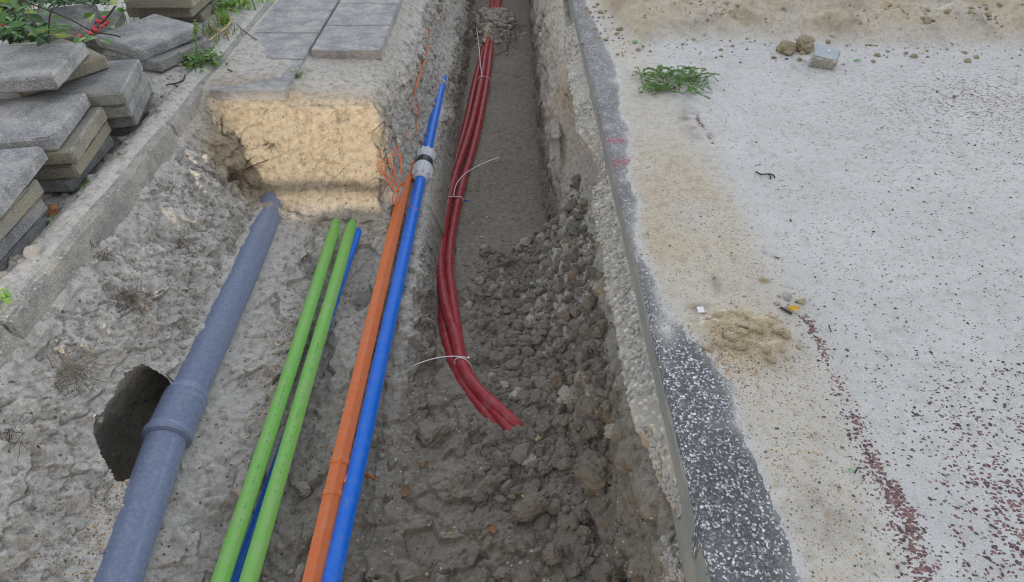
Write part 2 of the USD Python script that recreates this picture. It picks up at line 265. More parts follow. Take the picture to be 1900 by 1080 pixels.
RED = plain('red_plastic_look', (0.25, 0.014, 0.024), 0.42, 0.4, dirt=(0.27, 0.13, 0.12), dirt_amt=0.6, dirt_scale=30.0)
WHITEP = plain('white_plastic_look', (0.72, 0.72, 0.74), 0.4, 0.4)
FITTING = plain('pale_fitting_look', (0.50, 0.53, 0.58), 0.42, 0.4, dirt=(0.42, 0.41, 0.4), dirt_amt=0.6, dirt_scale=40.0)
BLACKP = plain('black_plastic_look', (0.02, 0.022, 0.026), 0.35, 0.5, dirt=(0.12, 0.12, 0.12), dirt_amt=0.5, dirt_scale=60.0)
PRINT = plain('print_look', (0.10, 0.24, 0.06), 0.5, 0.3)
ROOT = plain('root_look', (0.11, 0.085, 0.065), 0.9, 0.1, dirt=(0.26, 0.21, 0.155), dirt_amt=0.9, dirt_scale=80.0)
STRAW = plain('straw_look', (0.42, 0.33, 0.2), 0.8, 0.2)
BARK = plain('twig_look', (0.06, 0.045, 0.04), 0.8, 0.2)
BERRY = plain('berry_look', (0.42, 0.01, 0.018), 0.25, 0.5)
DEADLEAF = [plain('brown_leaf_look', (0.17, 0.085, 0.04), 0.7, 0.3, dirt=(0.3, 0.2, 0.11), dirt_amt=0.8, dirt_scale=60.0), plain('yellow_leaf_look', (0.55, 0.36, 0.05), 0.6, 0.3), plain('green_bit_look', (0.15, 0.42, 0.16), 0.4, 0.4)]
BRICK = plain('brick_shard_look', (0.42, 0.2, 0.1), 0.85, 0.2, dirt=(0.42, 0.34, 0.26), dirt_amt=0.9, dirt_scale=30.0, bump=0.5, bump_scale=90.0)

def leaf_mat(name, c1, c2, rough=0.35):
    return mat(name, {'g': ('geometry', {}), 'o': ('object_info', {}), 'n': ('noise_texture', {'scale': 45.0, 'detail': 3.0}), 'm': ('mix', {'color1': c1, 'color2': c2}),
                      'p': ('principled_bsdf', {'roughness': rough, 'specular_ior_level': 0.4}), 't': ('translucent_bsdf', {}), 'x': ('mix_closure', {'fac': 0.25})},
               [('g.position', 'n.vector'), ('n.fac', 'm.fac'), ('m.color', 'p.base_color'), ('m.color', 't.color'), ('p.BSDF', 'x.closure1'), ('t.BSDF', 'x.closure2')], surface='x.closure')
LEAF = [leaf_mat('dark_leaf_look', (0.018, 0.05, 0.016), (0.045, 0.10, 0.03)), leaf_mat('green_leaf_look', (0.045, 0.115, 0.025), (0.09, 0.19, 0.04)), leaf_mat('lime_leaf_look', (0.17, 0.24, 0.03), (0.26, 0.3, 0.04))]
WEED = [leaf_mat('weed_look', (0.07, 0.15, 0.035), (0.13, 0.24, 0.055), 0.5), leaf_mat('bright_weed_look', (0.16, 0.3, 0.05), (0.24, 0.38, 0.08), 0.5), leaf_mat('dry_weed_look', (0.25, 0.19, 0.08), (0.33, 0.24, 0.12), 0.6)]
# ------------------------------------------------------------------ the trench and its banks: one soil sheet
Y0, Y1 = 0.2, 6.6
def lerp(v, *kv): return np.interp(v, [k for k, _ in kv], [x for _, x in kv])
def sstep(a, b, v): t = np.clip((v - a) / (b - a), 0, 1); return t * t * (3 - 2 * t)

LINES = []
def ln(*p): LINES.append(np.asarray(p, float))
# right hand wall under the kerb
ln((.47, Y0, -.15), (.47, Y1, -.15))
ln((.39, Y0, -.17), (.39, 1.0, -.17), (.40, 1.2, -.2), (.40, 2.6, -.2), (.385, 2.85, -.14), (.385, Y1, -.13))
ln((.315, Y0, -.17), (.315, .95, -.19), (.36, 1.12, -.24), (.37, 1.6, -.25), (.365, 2.25, -.27), (.35, 2.6, -.27), (.30, 2.8, -.12), (.295, 3.4, -.09), (.30, 3.7, -.05), (.29, Y1, -.05))
ln((.285, Y0, -.60), (.285, .95, -.50), (.30, 1.1, -.40), (.31, 1.6, -.37), (.30, 2.1, -.42), (.27, 2.35, -.45), (.255, 2.7, -.40), (.245, 2.85, -.2), (.245, Y1, -.16))
ln((.25, Y0, -.62), (.24, .95, -.56), (.235, 1.1, -.50), (.25, 1.6, -.44), (.235, 2.1, -.50), (.225, 2.38, -.60), (.225, 2.46, -.36), (.235, 2.7, -.33), (.225, 2.85, -.3), (.225, Y1, -.25))
ln((.19, Y0, -.62), (.19, 1.0, -.58), (.18, 1.6, -.50), (.175, 2.1, -.58), (.18, 2.36, -.74), (.188, 2.44, -.79), (.185, Y1, -.80))
# floor of the deep trench
ln((.10, Y0, -.62), (.10, 1.0, -.60), (.10, 1.6, -.56), (.09, 2.05, -.65), (.08, 2.3, -.77), (.08, 2.45, -.80), (.08, Y1, -.80))
ln((.04, Y0, -.62), (.04, 1.1, -.61), (.03, 1.6, -.64), (.02, 2.0, -.73), (0, 2.25, -.79), (0, 4.7, -.80), (0, 5.1, -.69), (0, 5.6, -.79), (0, Y1, -.8))
ln((-.10, Y0, -.60), (-.10, 1.0, -.62), (-.1, 1.35, -.67), (-.1, 1.8, -.765), (-.1, 2.1, -.79), (-.1, 4.65, -.80), (-.1, 5.1, -.66), (-.1, 5.6, -.78), (-.1, Y1, -.8))
ln((-.2, Y0, -.60), (-.2, 1.0, -.61), (-.2, 1.35, -.67), (-.2, 1.8, -.765), (-.2, 2.1, -.79), (-.2, 4.7, -.80), (-.2, 5.1, -.66), (-.2, 5.6, -.78), (-.2, Y1, -.8))
ln((-.29, Y0, -.60), (-.28, .9, -.60), (-.275, 1.3, -.66), (-.29, 1.7, -.75), (-.30, 2.0, -.79), (-.30, 4.9, -.79), (-.30, 5.1, -.72), (-.30, 5.5, -.79), (-.30, Y1, -.79))
# ledge of the blue and orange pipes
ln((-.365, Y0, -.585), (-.36, 1.0, -.575), (-.365, 1.6, -.545), (-.37, 2.6, -.515), (-.365, 3.2, -.51), (-.355, 3.6, -.50), (-.355, Y1, -.50))
ln((-.42, Y0, -.60), (-.42, 1.0, -.59), (-.42, 1.7, -.55), (-.42, 2.5, -.525), (-.41, 3.0, -.505), (-.405, 3.3, -.485), (-.40, 3.5, -.44), (-.395, Y1, -.38))
ln((-.475, Y0, -.60), (-.475, 1.0, -.59), (-.475, 1.7, -.55), (-.475, 2.2, -.545), (-.468, 2.5, -.525), (-.448, 2.9, -.475), (-.432, 3.3, -.38), (-.425, Y1, -.3))
ln((-.522, 2.26, -.22), (-.508, 2.4, -.16), (-.472, 2.9, -.14), (-.455, 3.4, -.14), (-.445, Y1, -.13))
ln((-.53, 2.31, -.10), (-.52, 2.9, -.08), (-.51, Y1, -.07))
ln((-.56, 2.33, -.062), (-.558, Y1, -.05))
ln((-.53, Y0, -.60), (-.53, 1.2, -.575), (-.53, 1.8, -.555), (-.52, 2.04, -.515), (-.515, 2.12, -.48))
# pit of the green and grey pipes
ln((-.585, Y0, -.605), (-.585, 1.1, -.59), (-.585, 1.5, -.575), (-.585, 1.75, -.605), (-.59, 1.9, -.60), (-.59, 2.0, -.55))
ln((-.69, Y0, -.62), (-.69, 1.0, -.62), (-.69, 1.5, -.59), (-.69, 1.85, -.575), (-.7, 2.0, -.52))
ln((-.80, Y0, -.60), (-.80, 1.0, -.565), (-.80, 1.6, -.52), (-.80, 1.85, -.53), (-.80, 2.02, -.50))
ln((-.885, Y0, -.57), (-.885, 1.0, -.53), (-.885, 1.5, -.475), (-.885, 2.03, -.455))
ln((-.925, Y0, -.475), (-.935, .7, -.475), (-.975, .9, -.48), (-.985, 1.2, -.435), (-.985, 2.04, -.43))
ln((-.94, 1.0, -.495), (-.94, 1.5, -.475), (-.94, 2.03, -.46))
ln((-.957, Y0, -.392), (-.962, .7, -.394), (-1.0, .86, -.415), (-1.016, 1.2, -.386), (-1.012, 1.6, -.381), (-1.008, 2.05, -.381))
# cut face
ln((-1.05, 2.15, -.41), (-.95, 2.13, -.42), (-.8, 2.13, -.455), (-.65, 2.11, -.47), (-.55, 2.10, -.46))
ln((-1.07, 2.20, -.32), (-.95, 2.20, -.33), (-.8, 2.205, -.36), (-.65, 2.18, -.37), (-.56, 2.17, -.36))
ln((-1.1, 2.255, -.2), (-.9, 2.25, -.2), (-.75, 2.26, -.2), (-.6, 2.255, -.2), (-.54, 2.25, -.2))
ln((-1.17, 2.295, -.07), (-.9, 2.30, -.07), (-.86, 2.31, -.08), (-.6, 2.31, -.08))
ln((-1.18, 2.325, -.028), (-.9, 2.33, -.035), (-.87, 2.34, -.055), (-.6, 2.345, -.058))
ln((-.86, 2.5, -.05), (-.7, 2.52, -.05), (-.59, 2.5, -.052))
ln((-.86, 2.69, -.042), (-.57, 2.69, -.045))
ln((-.88, 2.74, -.03), (-.57, 2.74, -.035), (-.57, Y1, -.035))
ln((-.89, 2.36, -.02), (-.89, Y1, -.012))
ln((-1.2, 3.05, -.02), (-1.2, Y1, -.03))
# left bank below the old kerb
ln((-1.215, Y0, -.11), (-1.215, 2.25, -.10), (-1.212, 2.33, -.02))
ln((-1.185, Y0, -.14), (-1.18, 1.2, -.135), (-1.175, 2.2, -.12))
ln((-1.12, Y0, -.22), (-1.12, .8, -.23), (-1.125, 1.3, -.205), (-1.11, 1.7, -.215), (-1.11, 2.15, -.24))
ln((-1.075, Y0, -.31), (-1.075, .9, -.32), (-1.075, 1.3, -.30), (-1.075, 1.65, -.285), (-1.075, 2.13, -.34))
ln((-1.045, Y0, -.37), (-1.045, 1.3, -.375), (-1.05, 1.7, -.375), (-1.05, 2.1, -.395))
# behind the old kerb
ln((-1.236, Y0, -.012), (-1.236, 2.3, -.012), (-1.236, Y1, -.03))
ln((-1.15, 2.33, -.012), (-1.06, 2.33, -.02)); ln((-1.18, 2.40, .010), (-1.08, 2.40, .006), (-.98, 2.42, .004), (-.92, 2.42, -.006)); ln((-1.18, 2.56, .014), (-1.05, 2.56, .010), (-.95, 2.56, .004)); ln((-1.18, 2.75, .012), (-1.10, 2.75, .002), (-1.03, 2.75, -.02)); ln((-1.17, 2.95, .006), (-1.12, 2.95, -.02))
ln((-1.215, 2.40, .004), (-1.215, 3.0, -.002), (-1.215, Y1, -.02))
ln((-1.265, Y0, .010), (-1.265, 2.2, .012), (-1.265, 2.6, .004), (-1.265, Y1, -.01))
ln((-1.30, Y0, .012), (-1.30, 2.2, .014), (-1.30, 2.6, .004))
ln((-1.345, Y0, -.02), (-1.345, 2.2, -.02), (-1.33, 2.7, .002), (-1.33, Y1, .0))
ln((-1.40, Y0, -.05), (-1.40, 2.15, -.05), (-1.40, 2.4, .008), (-1.40, Y1, .012))
ln((-1.50, Y0, -.06), (-1.50, 2.0, -.06), (-1.5, 2.5, .01), (-1.50, Y1, .02))
ln((-1.7, Y0, -.05), (-1.7, 2.6, -.05), (-1.7, Y1, .01))
ln((-2.8, Y0, -.05), (-2.8, Y1, -.02))
pts = np.vstack([resample(l, .02) for l in LINES])
pts[:, :2] += np.random.default_rng(1).normal(0, 1e-4, (len(pts), 2))

ys = [Y0]
while ys[-1] < Y1:
    y = ys[-1]; d = .0032 + .0016 * y
    if 2.03 < y < 2.36: d = .0026
    ys.append(y + d)
ys = np.array(ys)
bx = np.concatenate([np.arange(-2.8, -1.45, .012), np.arange(-1.45, .47, .0035)])
BX, BY = np.meshgrid(bx, ys)
Z = LinearNDInterpolator(pts[:, :2], pts[:, 2])(np.stack([BX, BY], -1))
Z = np.where(np.isnan(Z), -.05, Z)
Z = gaussian_filter(Z, (3.0, 2.2), mode='nearest')

# the animal-sized hole beside the grey pipe
def in_poly(poly, X, Y):
    import shapely
    return shapely.contains_xy(shapely.Polygon(poly), X, Y)
def on_base(px, py):
    d = FWD + (px - 950) / FOC * RGT - (py - 540) / FOC * UPV; t = np.linspace(.8, 3, 900); q = EYE + d * t[:, None]
    h = RegularGridInterpolator((ys, bx), Z, bounds_error=False, fill_value=-1)(np.stack([q[:, 1], q[:, 0]], 1)); return q[np.argmax(q[:, 2] < h)]
hole = [on_base(x, y)[:2] for x, y in [(167, 792), (172, 775), (200, 745), (234, 690), (260, 682), (300, 700), (335, 735), (322, 790), (290, 850), (250, 890), (220, 902), (208, 880), (190, 850), (171, 822)]]
# hollow under the green pipes
for hx, hy, r, d in ((-.56, 1.74, .05, .07), (-.78, 1.85, .05, .05), (-.53, 1.62, .04, .03), (-.82, .82, .06, .05), (-.73, .62, .07, .05)):
    Z -= d * np.exp(-(((BX - hx) ** 2 + (BY - hy) ** 2) / (2 * (r * .6) ** 2)) ** 1.3)

heap = sstep(-.30, -.05, BX) * (1 - sstep(2.1, 2.42, BY)) * (BX < .34) * sstep(.35, .6, BY + .0)
pile = np.exp(-(((BX + .12) / .17) ** 2 + ((BY - 5.12) / .3) ** 2) ** 2)
# clods worked into the surface
slope0 = np.abs(np.gradient(Z, axis=1) / np.gradient(bx)[None, :])
Zs = Z.copy()
sp_rng = np.random.default_rng(77)
WN = gaussian_filter(sp_rng.normal(size=BX.shape), 1.6); WN /= WN.std(); WN2 = gaussian_filter(sp_rng.normal(size=BX.shape), 1.6); WN2 /= WN2.std()
def splat(x, y, r, h, el, ang, sq):
    i0, i1 = np.searchsorted(ys, [y - r * 1.5, y + r * 1.5]); j0, j1 = np.searchsorted(bx, [x - r * 1.5, x + r * 1.5])
    if i1 - i0 < 2 or j1 - j0 < 2: return
    dx, dy = BX[i0:i1, j0:j1] - x, BY[i0:i1, j0:j1] - y
    c, s = math.cos(ang), math.sin(ang); u, w = (dx * c + dy * s) / r, (-dx * s + dy * c) / (r * el)
    u = u + .16 * WN[i0:i1, j0:j1]; w = w + .16 * WN2[i0:i1, j0:j1]
    k = np.zeros_like(u); g = np.full_like(u, 1.0)
    for a_ in sp_rng.uniform(0, 6.28, 6): k = np.maximum(k, (u * math.cos(a_) + w * math.sin(a_)) / sp_rng.uniform(.6, 1))
    for a_ in sp_rng.uniform(0, 6.28, 3): g = np.minimum(g, sp_rng.uniform(.75, 1.1) - sp_rng.uniform(.1, .6) * (u * math.cos(a_) + w * math.sin(a_)))
    zc = Z[min((i0 + i1) // 2, len(ys) - 1), min((j0 + j1) // 2, len(bx) - 1)]
    top = zc - h * .5 + h * 1.4 * g * np.clip((1 - k) * 3.2, 0, 1) ** .6
    Zs[i0:i1, j0:j1] = np.where(k < 1, np.maximum(Zs[i0:i1, j0:j1], top), Zs[i0:i1, j0:j1])
rs = np.random.default_rng(11)
DLINE = np.array([at(x, y, z)[:2] for x, y, z in ((900, 79, -.76), (850, 293, -.76), (820, 413, -.76), (813, 500, -.75), (825, 579, -.72), (840, 640, -.70), (862, 700, -.68), (905, 755, -.65), (930, 780, -.63))]); DLINE = resample(DLINE, .02)
splat0 = splat
def splat(x, y, r, *a):
    if np.min(np.hypot(DLINE[:, 0] - x, DLINE[:, 1] - y)) > r + .045: splat0(x, y, r, *a)
for _ in range(2600):
    x, y = rs.uniform(-.28, .30), rs.uniform(.4, 2.36)
    w = float(sstep(-.26, -.02, x) * (1 - sstep(2.0 - .0, 2.36, y)) * (0.45 + .55 * float(sstep(.75, 1.05, y))))
    if rs.random() > w: continue
    r = min(.004 * math.exp(rs.exponential(.75)), .034); splat(x, y, r, r * rs.uniform(.5, 1.0), rs.uniform(.6, 1), rs.uniform(0, 3.2), rs.uniform(1.6, 3))
for _ in range(700):
    x, y = rs.normal(-.12, .1), rs.normal(5.1, .2)
    r = min(.008 * math.exp(rs.exponential(.6)), .04); splat(x, y, r, r * .8, rs.uniform(.6, 1), rs.uniform(0, 3.2), 2.2)
for _ in range(1500):
    x, y = rs.uniform(-1.2, -.3), rs.uniform(.4, 2.05)
    r = min(.003 * math.exp(rs.exponential(.7)), .022); splat(x, y, r, r * rs.uniform(.3, .8), rs.uniform(.6, 1), rs.uniform(0, 3.2), 2.0)
for _ in range(260):
    x, y = rs.uniform(-1.6, -1.33), rs.uniform(.6, 2.4)
    r = min(.005 * math.exp(rs.exponential(.7)), .03); splat(x, y, r, r * rs.uniform(.4, .8), rs.uniform(.6, 1), rs.uniform(0, 3.2), 2.0)
Zs = gaussian_filter(Zs, .6)

def chunks(P, size, seed, tilt=.45):
    """Broken soil: every cell of a scattered set has its own tilted plane."""
    from scipy.spatial import cKDTree
    r = np.random.default_rng(seed); lo, hi = P.reshape(-1, 3).min(0) - size, P.reshape(-1, 3).max(0) + size
    n = int(np.prod((hi - lo) / size) * 1.0); c = r.uniform(lo, hi, (n, 3)); nn = r.normal(size=(n, 3)) * tilt; h = r.normal(0, .16, n)
    q = P.reshape(-1, 3); q = q + size * .7 * np.stack([fbm(q / size * .9, 2, seed + k) for k in range(3)], -1)
    _, i = cKDTree(c).query(q, workers=4)
    return ((q - c[i]) * nn[i]).sum(1).reshape(P.shape[:-1]) + (h[i] * size).reshape(P.shape[:-1])
# columns follow the slope, so that walls get as many points as floors
w = np.sqrt(1 + np.minimum(gaussian_filter(slope0, (8, 3)), 12) ** 2) * np.gradient(bx)[None, :]
w = np.where(BX < -1.45, w * .45, w)
cum = np.cumsum(w, axis=1); cum -= cum[:, :1]; cum /= cum[:, -1:]
NC = 760
sgrid = np.linspace(0, 1, NC)
XG = np.stack([np.interp(sgrid, cum[i], bx) for i in range(len(ys))])
XG = gaussian_filter(XG, (6, 0), mode='nearest')
YG = np.repeat(ys[:, None], NC, 1)
ZG = np.stack([np.interp(XG[i], bx, Zs[i]) for i in range(len(ys))])
ZB = np.stack([np.interp(XG[i], bx, Z[i]) for i in range(len(ys))])
P = np.stack([XG, YG, ZG], -1)
def normals(P):
    n = np.cross(np.gradient(P, axis=1), np.gradient(P, axis=0)); return n / (np.linalg.norm(n, axis=-1, keepdims=True) + 1e-12)
N = normals(np.stack([XG, YG, gaussian_filter(ZB, 3)], -1))
hp = np.exp(-(((XG + .0) / .3) ** 2)) * 0
bank = sstep(-1.0, -1.06, XG) * (XG > -1.24) * sstep(2.34, 2.2, YG)
wall = np.clip(1 - np.abs(N[..., 2]) * 1.15, 0, 1)
flat = (ZB > -.075) * (XG < -.54)
amp1 = .012 + .018 * bank + .014 * wall; amp1 = np.where(flat, .004, amp1); amp1 = np.where((XG > -.52) & (XG < -.33) & (YG < 3.1), amp1 * .5, amp1)
amp2 = .006 + .003 * bank + .003 * wall; amp2 = np.where(flat, .004, amp2)
# slabs of sliced soil: stepped relief on the walls
st = fbm(P * np.array([9, 5, 9.0]), 3, 31); step = np.sign(st) * np.minimum(np.abs(st) * 6, 1)
disp = amp1 * fbm(P * 6.5, 4, 3) * 2 + amp2 * fbm(P * 26, 3, 5) * 2 + (.007 * wall + .004 * bank) * step
crk = np.abs(fbm(P * 7 + 3.3, 3, 71)); disp -= (.012 * bank + .012 * wall) * np.exp(-(crk / .006) ** 2)
ck = np.clip(.10 + .24 * bank + .22 * wall + .35 * ((XG > -1.05) & (YG < 2.1)) , 0, .95) * np.where(flat, .25, 1)
disp += ck * (chunks(P, .10, 301, .20) + .75 * chunks(P, .034, 302, .24) + .55 * chunks(P, .012, 303, .38))
disp += (.0028 + .003 * bank) * fbm(P * 95, 3, 9) * 2 + .006 * bank * np.clip(fbm(P * 38, 3, 19) * 3, -.2, 1) * np.where(flat, .6, 1)
from scipy.spatial import cKDTree
dd_, _ = cKDTree(DLINE).query(np.stack([XG, YG], -1).reshape(-1, 2)); dd_ = dd_.reshape(XG.shape); dm_ = np.exp(-(dd_ / .05) ** 4)
disp = disp * (1 - .75 * dm_); P[..., 2] -= .012 * np.exp(-(dd_ / .05) ** 2) * (YG > 1.2)
gpd = np.exp(-(((XG + .96) / .085) ** 2) ** 2) * (YG < 2.06); disp *= 1 - .7 * gpd
disp = np.where((XG < -1.21) & (XG > -1.27), disp * .25, disp)
P = P + N * disp[..., None]
# the hole: its walls run outwards below the rim, into the bank
import shapely
hpoly = np.array(hole); hpoly = spline(np.vstack([hpoly, hpoly[:1]]), .006); hpoly += .006 * np.stack([fbm(np.c_[hpoly * 30, hpoly[:, :1] * 0], 2, k) for k in (1, 2)], 1)
hp_ = shapely.Polygon(hpoly).buffer(0); hc = np.array(hp_.centroid.coords[0])
# walls of the narrow trench: ribs left by the spade
rib = wall * ((XG > -.5) & (XG < -.28) & (YG > 2.3)); P[..., 0] += rib * .03 * fbm(np.stack([YG * 2.2, ZG * 1.2 + YG * .8, ZG * 0], -1), 3, 41) * 2

damp = np.clip((-.50 - P[..., 2]) / .16, 0, 1) * .90 * sstep(-.45, -.3, P[..., 0]) + .66 * sstep(1.75, .8, YG) * sstep(-.98, -.45, P[..., 0])
damp += .16 * sstep(-.54, -.60, P[..., 2]) * (P[..., 0] < -.45) + .32 * sstep(.12, .24, P[..., 0]) * sstep(-.1, -.3, P[..., 2])
damp = np.clip(damp + .25 * fbm(P * 4, 3, 17) * (damp > .04), 0, 1)
yel = sstep(1.98, 2.12, YG) * sstep(2.52, 2.30, YG) * sstep(-1.26, -1.13, P[..., 0]) * sstep(-.47, -.56, P[..., 0]) * (.55 + .45 * sstep(-.46, -.40, P[..., 2]))
yel = np.clip(yel * (1 + .7 * fbm(P * 5, 3, 23)), 0, 1) + .34 * sstep(.18, .26, P[..., 0]) * sstep(-.75, -.5, P[..., 2]) * sstep(2.2, 2.5, YG)
yel = np.maximum(yel, .22 * sstep(2.3, 2.4, YG) * (XG < -.5) * (XG > -1.2))
grav = .006 + .20 * np.exp(-(((XG + 1.0) / .05) ** 2 + ((YG - .8) / .25) ** 2)) + .16 * np.exp(-(((XG + .78) / .06) ** 2 + ((YG - 1.35) / .3) ** 2)) + .05 * heap.max() * 0
ii, jj = np.meshgrid(np.arange(len(ys) - 1), np.arange(NC - 1), indexing='ij')
a = ii * NC + jj
F = np.vstack([np.stack([a, a + 1, a + NC + 1], -1).reshape(-1, 3), np.stack([a, a + NC + 1, a + NC], -1).reshape(-1, 3)])
inside = shapely.contains_xy(hp_, P[..., 0], P[..., 1]).ravel(); F = F[~inside[F].all(1)]
rim = resample(np.vstack([hpoly, hpoly[:1]]), .004)[:-1]; nr_ = len(rim); rz_ = np.array([P[np.argmin(abs(ys - y)), np.argmin(abs(P[np.argmin(abs(ys - y)), :, 0] - x)), 2] for x, y in rim])
rz_ = gaussian_filter(rz_, 4, mode='wrap'); rings = []
rdir = rim - hc; rl = np.linalg.norm(rdir, axis=1, keepdims=True); rdir /= rl
for k, t in enumerate(np.r_[-.06, -.02, np.linspace(.02, 1, 22)]):
    out = np.where(rdir[:, :1] < .2, .11, .0) * math.sin(math.pi * min(1, max(t, 0) * .9)) + (.012 if t < 0 else .004) - rl * max(0, t - .62) / .38 * .98
    z = rz_ - .006 - .42 * max(t, 0) ** .9 - (.0 if t > -.03 else .012); q3 = np.c_[rim + rdir * out, z]
    rings.append(q3 + (.030 * np.stack([fbm(q3 * 14, 3, 500 + m) for m in range(3)], 1) + .012 * np.stack([fbm(q3 * 50, 2, 510 + m) for m in range(3)], 1)) * min(1, max(t, 0) * 7))
rings = np.array(rings); ii, jj = np.meshgrid(np.arange(len(rings) - 1), np.arange(nr_), indexing='ij'); a0 = ii * nr_ + jj; a1 = ii * nr_ + (jj + 1) % nr_
PF = np.vstack([np.stack([a0, a1, a1 + nr_], -1).reshape(-1, 3), np.stack([a0, a1 + nr_, a0 + nr_], -1).reshape(-1, 3)])
if (np.cross(rings[8, 1] - rings[8, 0], rings[9, 0] - rings[8, 0]) @ np.r_[hc - rings[8, 0, :2], 0]) < 0: PF = PF[:, ::-1]
F = np.vstack([F, PF + P[..., 0].size]); extra = rings.reshape(-1, 3)
soil = obj('trench_soil', (np.vstack([P.reshape(-1, 3), extra]), F), SOIL, smooth=True, label='excavated grey and yellow sandy soil of the open trench', kind='structure')
for k, v in (('damp', damp), ('yellow', np.clip(yel, 0, 1)), ('gravel', grav)): primvar(soil, k, np.r_[v.ravel(), np.full(len(extra), {'damp': .75, 'yellow': 0, 'gravel': 0}[k])])
from scipy.interpolate import RegularGridInterpolator
_gx = np.arange(-2.75, .46, .004)
_gz = np.stack([np.interp(_gx, P[i, :, 0], P[i, :, 2]) if np.all(np.diff(P[i, :, 0]) > 0) else np.interp(_gx, np.maximum.accumulate(P[i, :, 0]), P[i, :, 2]) for i in range(len(ys))])
soil_at = RegularGridInterpolator((ys, _gx), _gz, bounds_error=False, fill_value=-.05)
def sz(x, y): return float(soil_at((y, x)))
def on_soil(px, py, z0=-.5):
    """Where the sight line of a pixel meets the soil."""
    d = FWD + (px - 950) / FOC * RGT - (py - 540) / FOC * UPV
    t = np.linspace(.6, 8, 2400); q = EYE + d * t[:, None]
    h = soil_at(np.stack([q[:, 1], q[:, 0]], 1)); k = np.argmax(q[:, 2] < h)
    return q[k] if q[k, 2] < h[k] else at(px, py, z0)

# ------------------------------------------------------------------ sand over the cycle path and kerb
KX0, KX1 = .341, .655
edge = np.array([at(x, y, 0)[:2] for x, y in [(1092, 12), (1130, 95), (1150, 140), (1150, 185), (1152, 205), (1165, 240), (1168, 330), (1186, 370), (1180, 420), (1196, 470), (1215, 520), (1228, 565), (1262, 605), (1310, 650), (1350, 710), (1378, 790), (1420, 880), (1452, 960), (1492, 1080), (1520, 1180)]])
sx = np.concatenate([np.arange(.346, 1.5, .0065), np.arange(1.5, 2.85, .009)])
sy = [.15]
while sy[-1] < 5.2: sy.append(sy[-1] + .0045 + .0022 * sy[-1])
sy = np.array(sy); SX, SY = np.meshgrid(sx, sy)
o = np.argsort(edge[:, 1]); EB = np.interp(SY, edge[o, 1], edge[o, 0])
S3 = np.stack([SX, SY, SX * 0], -1)
t = (SX - EB) + .030 * fbm(S3 * 14, 5, 51) + .030 * fbm(S3 * 55, 3, 55)
H = np.where(t < 0, np.maximum(t * .35, -.02), np.minimum(t * .2, .007))
# thin film of sand on the kerb beside the yellow heap
H = np.maximum(H, -.012 + .0135 * np.exp(-(((SX - .375) / .022) ** 2 + ((SY - 1.0) / .04) ** 2)) + .006 * fbm(S3 * 40, 3, 57))
H = H + np.where(t > 0, 1, 0) * (.006 * fbm(S3 * 13, 3, 58) * sstep(-.2, .3, SX - .7) + .004 * fbm(S3 * 5, 3, 59) * 2 + .0022 * fbm(S3 * 50, 3, 61))
# yellow lumps
yl = np.exp(-(((SX - .55) / .10) ** 2 + ((SY - .97) / .085) ** 2) ** 1.5) * np.clip(1 + 1.6 * fbm(S3 * 13, 3, 64), 0, 1)
H += yl * (.010 + .15 * np.clip(fbm(S3 * 21, 4, 63) + .02, 0, 1))
# bank of tipped sand across the path
yb = 2.66 + .05 * np.sin(SX * 2.3) - .10 * sstep(.9, .35, SX) + .10 * fbm(S3 * 2.2, 3, 65) + .75 * sstep(.60, .42, SX)
bk = sstep(0, .22, SY - yb)
lumps = np.clip(fbm(S3 * 9, 4, 67) * 2, -.2, 1); lump2 = np.clip(fbm(S3 * 24, 3, 69), 0, 1)
lump3 = np.clip(chunks(S3 + [0, 0, .0], .07, 321, .0) * 6, -.3, 1.2)
H += bk * (np.clip(SY - yb, 0, 3) * .17 + .06 * lumps * sstep(.5, 1.2, SX) + .055 * lump2 + .016 * lump3 * sstep(.4, .8, SX) + .012 * fbm(S3 * 60, 3, 70)) + .02 * bk
red_line = np.array([at(x, y, 0)[:2] for x, y in [(1268, 195), (1320, 275), (1432, 490), (1480, 588), (1528, 690), (1562, 790), (1612, 900), (1660, 1010), (1690, 1080), (1730, 1180)]]); o = np.argsort(red_line[:, 1])
RX = np.interp(SY, red_line[o, 1], red_line[o, 0]); dx = SX - RX
py_ = SY
strip = np.exp(-(np.clip(dx - .014 - .018 * sstep(1.0, .45, SY), -1, 1) / (.013 + .026 * sstep(.95, .45, SY))) ** 2)
on = np.maximum(sstep(1.06, 1.02, SY), np.exp(-((SY - 1.99) / .13) ** 2)); on = np.maximum(on, .8 * np.exp(-((SY - 1.24) / .03) ** 2))
on *= 1 - .9 * np.exp(-((SY - .865) / .02) ** 2)
red = .95 * strip * on * np.clip(.85 + 2.2 * fbm(S3 * 26, 3, 74), .15, 1.05)
nz = fbm(S3 * 1.7, 3, 73); nz2 = fbm(S3 * 5.5, 3, 75)
right = sstep(-.02, .12, dx)
near = sstep(1.0, .55, SY) * sstep(-.02, .26, dx - .25 * (SY - .45))
far = np.exp(-((SY - 2.15) / .33) ** 2) * sstep(.05, .45, dx) 
red = np.maximum(red, right * (.09 + np.clip(.95 * near + .30 * far * sstep(.1, .5, dx), 0, .95) * np.clip(.62 + 1.6 * nz + 1.0 * nz2, 0, 1.2)))
red = np.clip(red * (1 - bk), 0, .92)
gut = sstep(-.01, .03, t) * sstep(.06, -.10, dx + .12 * nz2)
yel = np.clip(.34 * gut + .85 * yl + bk * (.62 + .8 * nz2) + .46 * gut * np.exp(-((SY - 1.5) / .38) ** 2) * (.6 + 1.8 * nz2), 0, 1)
grav = np.clip(.03 * gut + .34 * np.exp(-(((SX - .50) / .07) ** 2 + ((SY - .90) / .07) ** 2)) + .08 * gut * sstep(1.1, .85, SY) + .10 * gut * np.exp(-((SY - 1.5) / .3) ** 2) + .07 * bk, 0, .7)
